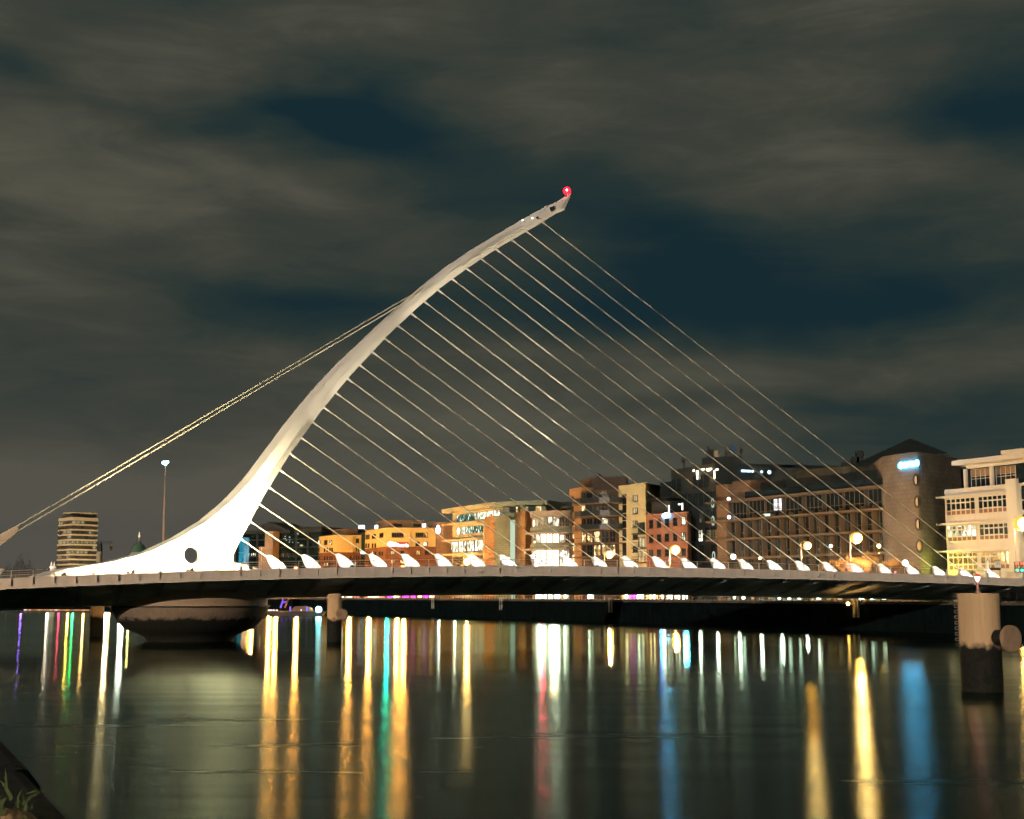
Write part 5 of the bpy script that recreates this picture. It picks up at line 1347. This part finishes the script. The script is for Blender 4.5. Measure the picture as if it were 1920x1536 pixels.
# further lamps of the same row; their heads stand just below the deck edge in the picture
for px, Y, z, lb in ((757, 306, 10.2, 'street lamp behind the deck, below the hotel sign'), (745, 318, 9.6, 'street lamp behind the deck, below the left edge of the hotel sign'), (655, 327, 10.4, 'street lamp behind the deck, below the yellow hotel wing'), (556, 345, 10.6, 'street lamp behind the deck, below the second stay anchor'), (517, 352, 10.6, 'street lamp behind the deck, right of the stepped stair tower'),
                     (505, 356, 10.4, 'street lamp behind the deck, below the stepped stair tower'), (692, 318, 9.0, 'street lamp behind the deck, at the green stair strip'), (472, 370, 9.8, 'street lamp behind the deck, right of the glass kiosk'), (462, 374, 9.4, 'street lamp behind the deck, beside the glass kiosk')):
    q = at(px, HOR, Y); t = street_lamp((q.x, q.y, z), lb, emit('sodium_far', (1.0, .31, .03), 1300), .46)
    spill((q.x, q.y - .2, z - 1.15), 5000, (1, .58, .22), t)

def globe_lamp(px, label, z=6.0, col=(.92, 1, .80), st=160, back=1.6, r=.26, grp='white globe lamps along the far quay edge'):
    x, y = quay_x(px); x += back * .88; y += back * .47
    t = thing('globe_lamp', label, 'lamp', (x, y, GZ), grp)
    part(t, 'post', M_dark, lambda mb: (mb.tube((x, y, GZ), (x, y, z - .2), .07, .05, 8), mb.tube((x, y, GZ), (x, y, GZ + .5), .11, .09, 8)))
    part(t, 'globe', emit('globe_%d%d%d_%d' % (col[0] * 99, col[1] * 99, col[2] * 99, st), col, st), lambda mb: mb.sphere((x, y, z), r, 12, 8))
    return t
for px, lb in ((1224, 'white globe lamp on the quay below the cream apartments'), (1290, 'white globe lamp on the quay below the red brick corner'), (1322, 'white globe lamp on the quay below the dark tower'),
               (1362, 'white globe lamp on the quay below the brick end pier'), (1402, 'white globe lamp on the quay, left half of the ledged office'), (1440, 'white globe lamp on the quay below the brightly lit room'), (1486, 'white globe lamp on the quay left of the bare trees'),
               (813, 'white globe lamp on the quay below the hotel side tower'), (842, 'white globe lamp on the quay below the green glass wing')):
    globe_lamp(px, lb)
for px, lb, z, col, st, r in ((703, 'teal lit beacon on the far quay, reflected as a teal streak', 8.5, (0, .9, .55), 1100, .42), (985, 'red lit beacon on the far quay before the stone office', 8.0, (1, .04, .10), 700, .42), (1200, 'blue lit beacon on the far quay before the cream apartments', 6.2, (.05, .25, 1), 260, .26),
                        (1246, 'cyan-blue lit beacon on the far quay before the red brick building', 8.2, (.05, .55, 1), 700, .45), (1007, 'bright white beacon on the quay before the bow', 7.2, (1, .95, .72), 240, .5), (1534, 'amber beacon on the quay left of the bare trees', 7.0, (1, .42, .08), 160, .32)):
    globe_lamp(px, lb, z, col, st, 3.5, r, 'coloured beacons on the far quay')
# assumed unseen lamp under the deck end that warms the soffit at the right
lp_ = at(1590, 1118, 152)
t = thing('assumed_soffit_lamp', 'assumed low orange lamp under the right end of the deck', 'lamp', (lp_.x, lp_.y, 0))
p_ = at(205, HOR, 141); lamp('pile_fill', 'POINT', (p_.x, p_.y - 1, 3.0), 900, (1, .6, .25), t, shadow_soft_size=.2)  # added point light to brighten the left pile, without a fitting
fill_pos = bp(-26, -16, 0)
fill_lamp = street_lamp((fill_pos.x, fill_pos.y, 10.5), 'added unseen sodium lamp on the near bank, warming the left end of the deck', None, .45)  # added lamp out of view, assumed source of the warm left fascia
spill((fill_pos.x, fill_pos.y + .2, 9.3), 12000, (1, .62, .26), fill_lamp)
ux, uy = quay_x(1590); ux -= .25; uy -= .15
part(t, 'bracket', M_dark, lambda mb: mb.tube((ux, uy, 3.2), (ux - .6, uy - .3, 3.4), .05, .05, 6))
part(t, 'lamp_head', emit('under_lamp', (1, .50, .10), 45), lambda mb: mb.sphere((ux - .7, uy - .35, 3.35), .20, 12, 8))
uf = bp(sz(1600, 1100, 8)[0], 8, 3.2)
ul = lamp('under_light', 'SPOT', (uf.x, uf.y - 2, 1.6), 600, (1, .44, .12), t, spot_size=R(95), spot_blend=.8, shadow_soft_size=.2); aim(ul, bp(sz(1600, 1100, 6)[0], 6, 5.0), (uf.x, uf.y - 2, 1.6))

# far left: landing stage with a string of coloured lamps near the water
ps = thing('landing_stage', 'low landing stage with a string of coloured lamps, far left under the deck', 'pontoon', at(90, HOR, 372) - Vector((0, 0, H)))
a_, c_ = at(-40, HOR, 378), at(172, HOR, 366)
part(ps, 'pontoon', M_dark, lambda mb: mb.prism([(a_.x, a_.y), (c_.x, c_.y), (c_.x, c_.y + 4), (a_.x, a_.y + 4)], -.3, .25))
part(ps, 'lit_edge', lit_glass('lamp_string', (.15, .05, .02), (.9, .42, .14), (2.4, 1.6, 1.4), 1.1, .5, .35, .8), lambda mb: mb.hexa([Vector(v) for v in [(at(46, HOR, 371).x, at(46, HOR, 371).y, .30), (c_.x, c_.y - .1, .30), (c_.x, c_.y + .2, .30), (at(46, HOR, 371).x, at(46, HOR, 371).y + .3, .30), (at(46, HOR, 371).x, at(46, HOR, 371).y, .50), (c_.x, c_.y - .1, .50), (c_.x, c_.y + .2, .50), (at(46, HOR, 371).x, at(46, HOR, 371).y + .3, .50)]]))
for px, lb, z, col, st, r in ((40, 'violet stage lamp, leftmost on the landing stage', 5.2, (.25, .10, 1), 26, .26), (89, 'pale orange stage lamp second from the left', 4.6, (1, .62, .45), 30, .26), (111, 'small red stage lamp between the orange and green lamps', 4.6, (1, .03, .12), 20, .24), (128, 'gold stage lamp just left of the green lamp', 5.6, (1, .62, .08), 60, .30),
                        (137, 'green stage lamp at the middle of the landing stage', 5.2, (.02, 1, .22), 40, .28), (157, 'orange stage lamp near the left mooring pile', 6.2, (1, .48, .14), 60, .30)):
    q = at(px, HOR, 369); t = thing('stage_lamp', lb, 'lamp', (q.x, q.y, .25), 'coloured lamps on the landing stage')
    part(t, 'post', M_dark, lambda mb: mb.tube((q.x, q.y, .25), (q.x, q.y, z), .06, .05, 6)); part(t, 'globe', emit('stage_%d' % px, col, st * 14), lambda mb: mb.sphere((q.x, q.y, z), r, 10, 8))
for px, lb, z, col, st, r in ((181, 'red lamp on the far bank beside the left mooring pile', 5.4, (1, .04, .08), 24, .30), (199, 'cold white lamp on the far bank just right of the left mooring pile', 6.5, (.85, .95, 1), 70, .36), (205, 'orange lamp on the far bank left of the bridge pier', 6.2, (1, .55, .2), 50, .3), (228, 'very bright white floodlight on the far bank left of the pier', 6.4, (1, .96, .86), 40, .8), (242, 'gold lamp on the far bank beside the white floodlight', 6.8, (1, .75, .2), 60, .3)):
    q = at(px, HOR, 392); t = thing('bank_lamp', lb, 'lamp', (q.x, q.y, GZ - 4), 'lamps on the far bank left of the pier')
    part(t, 'post', M_dark, lambda mb: mb.tube((q.x, q.y, -.5), (q.x, q.y, z), .08, .06, 6)); part(t, 'globe', emit('bank_%d' % px, col, st * 9), lambda mb: mb.sphere((q.x, q.y, z), r, 12, 8))

# work barge with a purple glowing crane
Yb = 292; bq = at(552, HOR, Yb)
bg = thing('work_barge', 'low dark work barge with purple glowing crane legs and a cyan lamp', 'barge', (bq.x, bq.y, 0))
xa, xb = at(502, HOR, Yb).x, at(612, HOR, Yb).x
def hull(mb):
    mb.loft([[Vector((x, y, z)) for x, z in ((xa + i1, z0), (xb - i1, z0), (xb - i2, z1), (xa + i2, z1))] for y in (Yb - 2.2, Yb + 2.2) for (i1, z0, i2, z1) in ((1.0, -.4, 0, 1.0),)])
part(bg, 'hull', M_dark, hull)
part(bg, 'deckhouse', mat('barge_house', (.22, .12, .08), .7), lambda mb: mb.loft([[(bq.x + x, y, z) for x, z in ((-.6, 1.003), (4.0, 1.003), (3.6, 1.8), (2.2, 2.1), (.2, 2.0))] for y in (Yb - 1.2, Yb + 1.2)]))
PUR = emit('purple_glow', (.22, .10, .9), 1.1)  # crane legs and posts glow themselves in place of purple lamplight
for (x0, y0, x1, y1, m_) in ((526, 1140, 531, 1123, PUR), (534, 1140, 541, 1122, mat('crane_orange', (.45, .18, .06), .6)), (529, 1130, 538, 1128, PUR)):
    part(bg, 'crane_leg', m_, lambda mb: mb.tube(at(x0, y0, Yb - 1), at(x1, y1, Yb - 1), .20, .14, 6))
for x in (547, 578): part(bg, 'glowing_post', PUR, lambda mb: mb.tube((at(x, HOR, Yb).x, Yb - 1.5, 1.0), (at(x, HOR, Yb).x, Yb - 1.5, 2.0), .16, .16, 6))
for x in (508, 512, 517, 523, 568): part(bg, 'deck_lamp', emit('barge_white', (.85, .9, 1), 3), lambda mb: mb.sphere((at(x, HOR, Yb).x, Yb - 2, 1.25), .12, 8, 6))
q = at(597.5, 1143, Yb - 2)
part(bg, 'lamp_mast', M_dark, lambda mb: mb.tube((q.x, q.y, .9), (q.x, q.y, q.z), .08, .06, 6))
part(bg, 'cyan_lamp', emit('cyan_flood', (.20, .80, 1), 60), lambda mb: mb.sphere((q.x, q.y, q.z), .62, 14, 10))
for x in (640, 646): part(bg, 'deck_lamp', MATS['barge_white'], lambda mb: mb.sphere((at(x, HOR, Yb).x, Yb - 2, 1.25), .16, 8, 6))

# traffic signals and boards at the right end of the deck
def signal(px, label, lit):
    n = NC + 6; s, z = sz(px, 1083, n); p = bp(s, n, 0); zb = ZT(s) - .14; zt = sz(px, 1060, n)[1]
    t = thing('traffic_signal', label, 'traffic signal', (p.x, p.y, zb), 'traffic signals at the right end of the bridge')
    part(t, 'pole', M_white, lambda mb: mb.tube((p.x, p.y, zb), (p.x, p.y, zt), .09, .09, 8))
    h = part(t, 'head', M_dark, lambda mb: mb.box(p.x - .22, p.x + .22, p.y - .16, p.y + .16, zt - .9, zt + .45))
    for dz, c, st, on in ((.22, (1, .05, .03), 5, lit in 'R'), (-.22, (1, .5, .05), 3, lit in 'A'), (-.64, (.05, 1, .75), 3, True)):
        part(h, 'lens', emit('sig_%d_%d' % (c[1] * 99, st if on else 0), c, st if on else .25), lambda mb: mb.tube((p.x, p.y - .165, zt + dz), (p.x, p.y - .24, zt + dz), .17, .17, 12))
signal(1906.5, 'traffic signal with red and green lenses on a white pole', 'R')
signal(1916, 'traffic signal with a red lens at the very right edge', 'R')
s, z = sz(1870.5, 1058, NC + 4); p = bp(s, NC + 4, 0); zb = ZT(s) - .14
t = thing('notice_board', 'white notice board on a post with a small dark plate beneath', 'sign', (p.x, p.y, zb))
part(t, 'post', M_cream, lambda mb: mb.tube((p.x + .25, p.y + .12, zb), (p.x + .25, p.y + .12, z + .3), .06, .06, 8))
pn = part(t, 'panel', M_white, lambda mb: mb.box(p.x - .36, p.x + .36, p.y - .04, p.y + .04, z - .42, z + .36))
def marks(mb):
    r_ = random.Random(2)
    for k in range(7):
        u = p.x + r_.uniform(-.25, .2); w_ = r_.uniform(.03, .10); zz = z + r_.uniform(-.32, .28); mb.box(u, u + w_, p.y - .052, p.y - .044, zz, zz + r_.uniform(.03, .08))
part(pn, 'printed_marks', M_dark, marks)
part(t, 'lower_plate', mat('plate_brown', (.06, .03, .02), .6), lambda mb: mb.box(p.x - .95, p.x + .38, p.y + .045, p.y + .09, z - .76, z - .44))
part(t, 'lamp_bar', M_dark, lambda mb: (mb.box(p.x - .32, p.x - .08, p.y - .1, p.y + .1, z + .38, z + .52), mb.box(p.x + .06, p.x + .3, p.y - .1, p.y + .1, z + .38, z + .52)))
s, z = sz(1851.5, 1050, NC + 3); p = bp(s, NC + 3, 0); zb = ZT(s) - .14
t = thing('beacon_post', 'slim white post with a ring-shaped head, beside the last stay anchor', 'post', (p.x, p.y, zb))
part(t, 'post', M_white, lambda mb: mb.lathe((p.x, p.y, 0), [(.17, zb), (.14, z - .35), (.10, z - .1)], 10))
part(t, 'ring', M_white, lambda mb: mb.path([(p.x + .15 * math.cos(a), p.y, z + .12 + .2 * math.sin(a)) for a in [2 * math.pi * i / 12 for i in range(13)]], .04, 6))
lamp('end_wash', 'POINT', (p.x + .6, p.y - 2.5, zb + .6), 60, (1, .92, .7), t, shadow_soft_size=.15)
# deck lamps between the anchors; pink and red ones stand in for car lights
for px, py, col, st, r, lb in ((1697.5, 1056, (.9, .95, 1), 16, .34, 'cold white deck lamp beside a stay anchor near the right end'), (1590, 1063, (1, .25, .35), 3, .22, 'pink lamp added in place of car light, on the deck left of the bare trees'), (1678.5, 1073, (1, .2, .25), 3, .14, 'small red lamp added in place of car light, low on the deck near the right end'), (1425, 1047, (1, .7, .3), 8, .16, 'small amber deck lamp under a stay, at mid right'), (1375, 1044, (1, 1, .92), 10, .30, 'white deck lamp below the brick end of the ledged office'), (1648, 1024, (1, .55, .15), 30, .24, 'small orange lamp on a thin post right of the tall street lamp'), (1558, 1024, (1, .9, .8), 8, .2, 'small white lamp on a thin post between the two street lamps')):
    Yd = 178 if py < 1030 else None
    if Yd: c = at(px, py, Yd); zb = GZ
    else:
        s, z = sz(px, py, NC + 6); c = bp(s, NC + 6, z); zb = ZT(s) - .14
    t = thing('marker_lamp', lb, 'lamp', (c.x, c.y, zb))
    part(t, 'post', M_dark, lambda mb: mb.tube((c.x, c.y, zb - .1), (c.x, c.y, c.z), .05, .04, 6)); part(t, 'globe', emit('mk_%d' % px, col, st), lambda mb: mb.sphere(c, r, 12, 8))
# added barrier; its red colour stands for the glow of passing tail lights
s0, s1 = sz(1372, 1060, BW - 3)[0], sz(1700, 1070, BW - 3)[0]
bar = MB(); nn_ = BW - 3
ss_ = [s0 + (s1 - s0) * k / 14 for k in range(15)]
bar.loft([[bp(s, nn_, ZT(s) - .1), bp(s, nn_ + .12, ZT(s) - .1), bp(s, nn_ + .12, ZT(s) + .62), bp(s, nn_, ZT(s) + .62)] for s in ss_])
tag(bar.build('red_glow_barrier', mat('red_glow_paint', (.34, .055, .05), .6, .2)), 'added barrier coloured as red traffic glow, far side of the deck, right half', 'barrier')

# ---- bare winter trees on the far quay and planting
def tree_mesh(base, h, seed, spread=.42, depth=6):
    r_ = random.Random(seed); trunk, twigs = MB(), MB()
    def grow(p, d, ln, r, lv):
        q = p + d * ln
        (trunk if lv <= 1 else twigs).tube(p, q, r, r * .72, 6 if lv < 3 else 3, lv < 3, False)
        if lv >= depth: return
        for k in range(r_.choice((2, 3, 3)) if lv > 0 else 4):
            a = r_.uniform(0, 6.283); t = Vector((math.cos(a), math.sin(a), r_.uniform(.05, .5)))
            nd = (d + t * (spread + r_.uniform(0, .35))).normalized()
            grow(q if k else p + d * ln * r_.uniform(.7, 1), nd, ln * r_.uniform(.62, .82), max(.020, r * .62), lv + 1)
    grow(Vector(base), Vector((r_.uniform(-.05, .05), 0, 1)), h * .28, h * .022, 0)
    return trunk, twigs
def tree(px, Y, top_y, label, seed, depth=6):
    q = at(px, HOR, Y); q.z = GZ; h = at(px, top_y, Y).z - GZ
    t = thing('bare_tree', label, 'tree', q, 'bare trees on the far quay')
    tr, tw = tree_mesh(q, h, seed, .42, depth); tr.build('trunk', M_branch, t, False); tw.build('crown', M_branch, t, False)
for px, Y, ty, lb, sd_ in ((1566, 184, 1030, 'bare tree just left of the tall street lamp, lit orange', 1), (1592, 187, 1034, 'bare tree right behind the tall street lamp', 2), (1622, 183, 1032, 'bare tree just right of the tall street lamp', 3), (1650, 186, 1026, 'bare tree in front of the right end of the ledged office', 4), (1672, 183, 1036, 'bare tree close to the brick tower foot', 5), (1700, 185, 1040, 'dim bare tree in front of the brick tower', 6)):
    tree(px, Y, ty, lb, sd_)
tree(1824, 168, 1056, 'small bare tree in front of the cream office windows', 8, 5)
tree(1789, 170, 1062, 'tiny bare tree at the left corner of the cream office', 9, 5)
def bush(px, Y, w_, h_, label, n=500, seed=1, m_=None):
    r_ = random.Random(seed); q = at(px, HOR, Y); q.z = GZ; mb = MB()
    for k in range(n):
        a = r_.uniform(0, 6.283); rr = math.sqrt(r_.random()); zz = r_.random()
        c = q + Vector((math.cos(a) * rr * w_ * (1 - zz * .5), math.sin(a) * rr * w_ * (1 - zz * .5), zz * h_ * (1 - rr * .4)))
        d = Vector((r_.uniform(-1, 1), r_.uniform(-1, 1), r_.uniform(-.3, 1))).normalized(); e = d.orthogonal().normalized(); s_ = r_.uniform(.12, .3)
        mb.add([c - e * s_ * .4, c + d * s_, c + e * s_ * .4, c - d * s_], [(0, 1, 2, 3)])
    t = thing('bush' if h_ < 6 else 'leafy_tree', label, 'bush' if h_ < 6 else 'tree', q)
    mb.build('foliage', m_ or M_weed, t, False); part(t, 'stem', M_branch, lambda m: m.tube(q, q + Vector((0, 0, h_ * .6)), .12, .05, 6))
bush(1766, 176, 1.6, 3.6 + 1.2, 'yellow-green bush at the foot of the brick tower', 700, 3, mat('lit_leaf', (.16, .18, .03), .7, .3, 3))
bush(34, 360, 3.2, 13.0, 'dark rounded tree at the far left above the railing', 900, 4, mat('dark_leaf', (.02, .03, .02), .8, .3, 2))
bush(12, 366, 2.6, 10.5, 'dark smaller tree at the left edge of the view', 600, 5, mat('dark_leaf', (.02, .03, .02), .8, .3, 2))
bush(51, 380, 2.8, 12.0, 'dark thin tree left of the floodlit turret', 500, 6, mat('dark_leaf', (.02, .03, .02), .8, .3, 2))
tag(fo.build('flagpole', M_white), 'thin white flagpole before the dark glass building', 'pole')
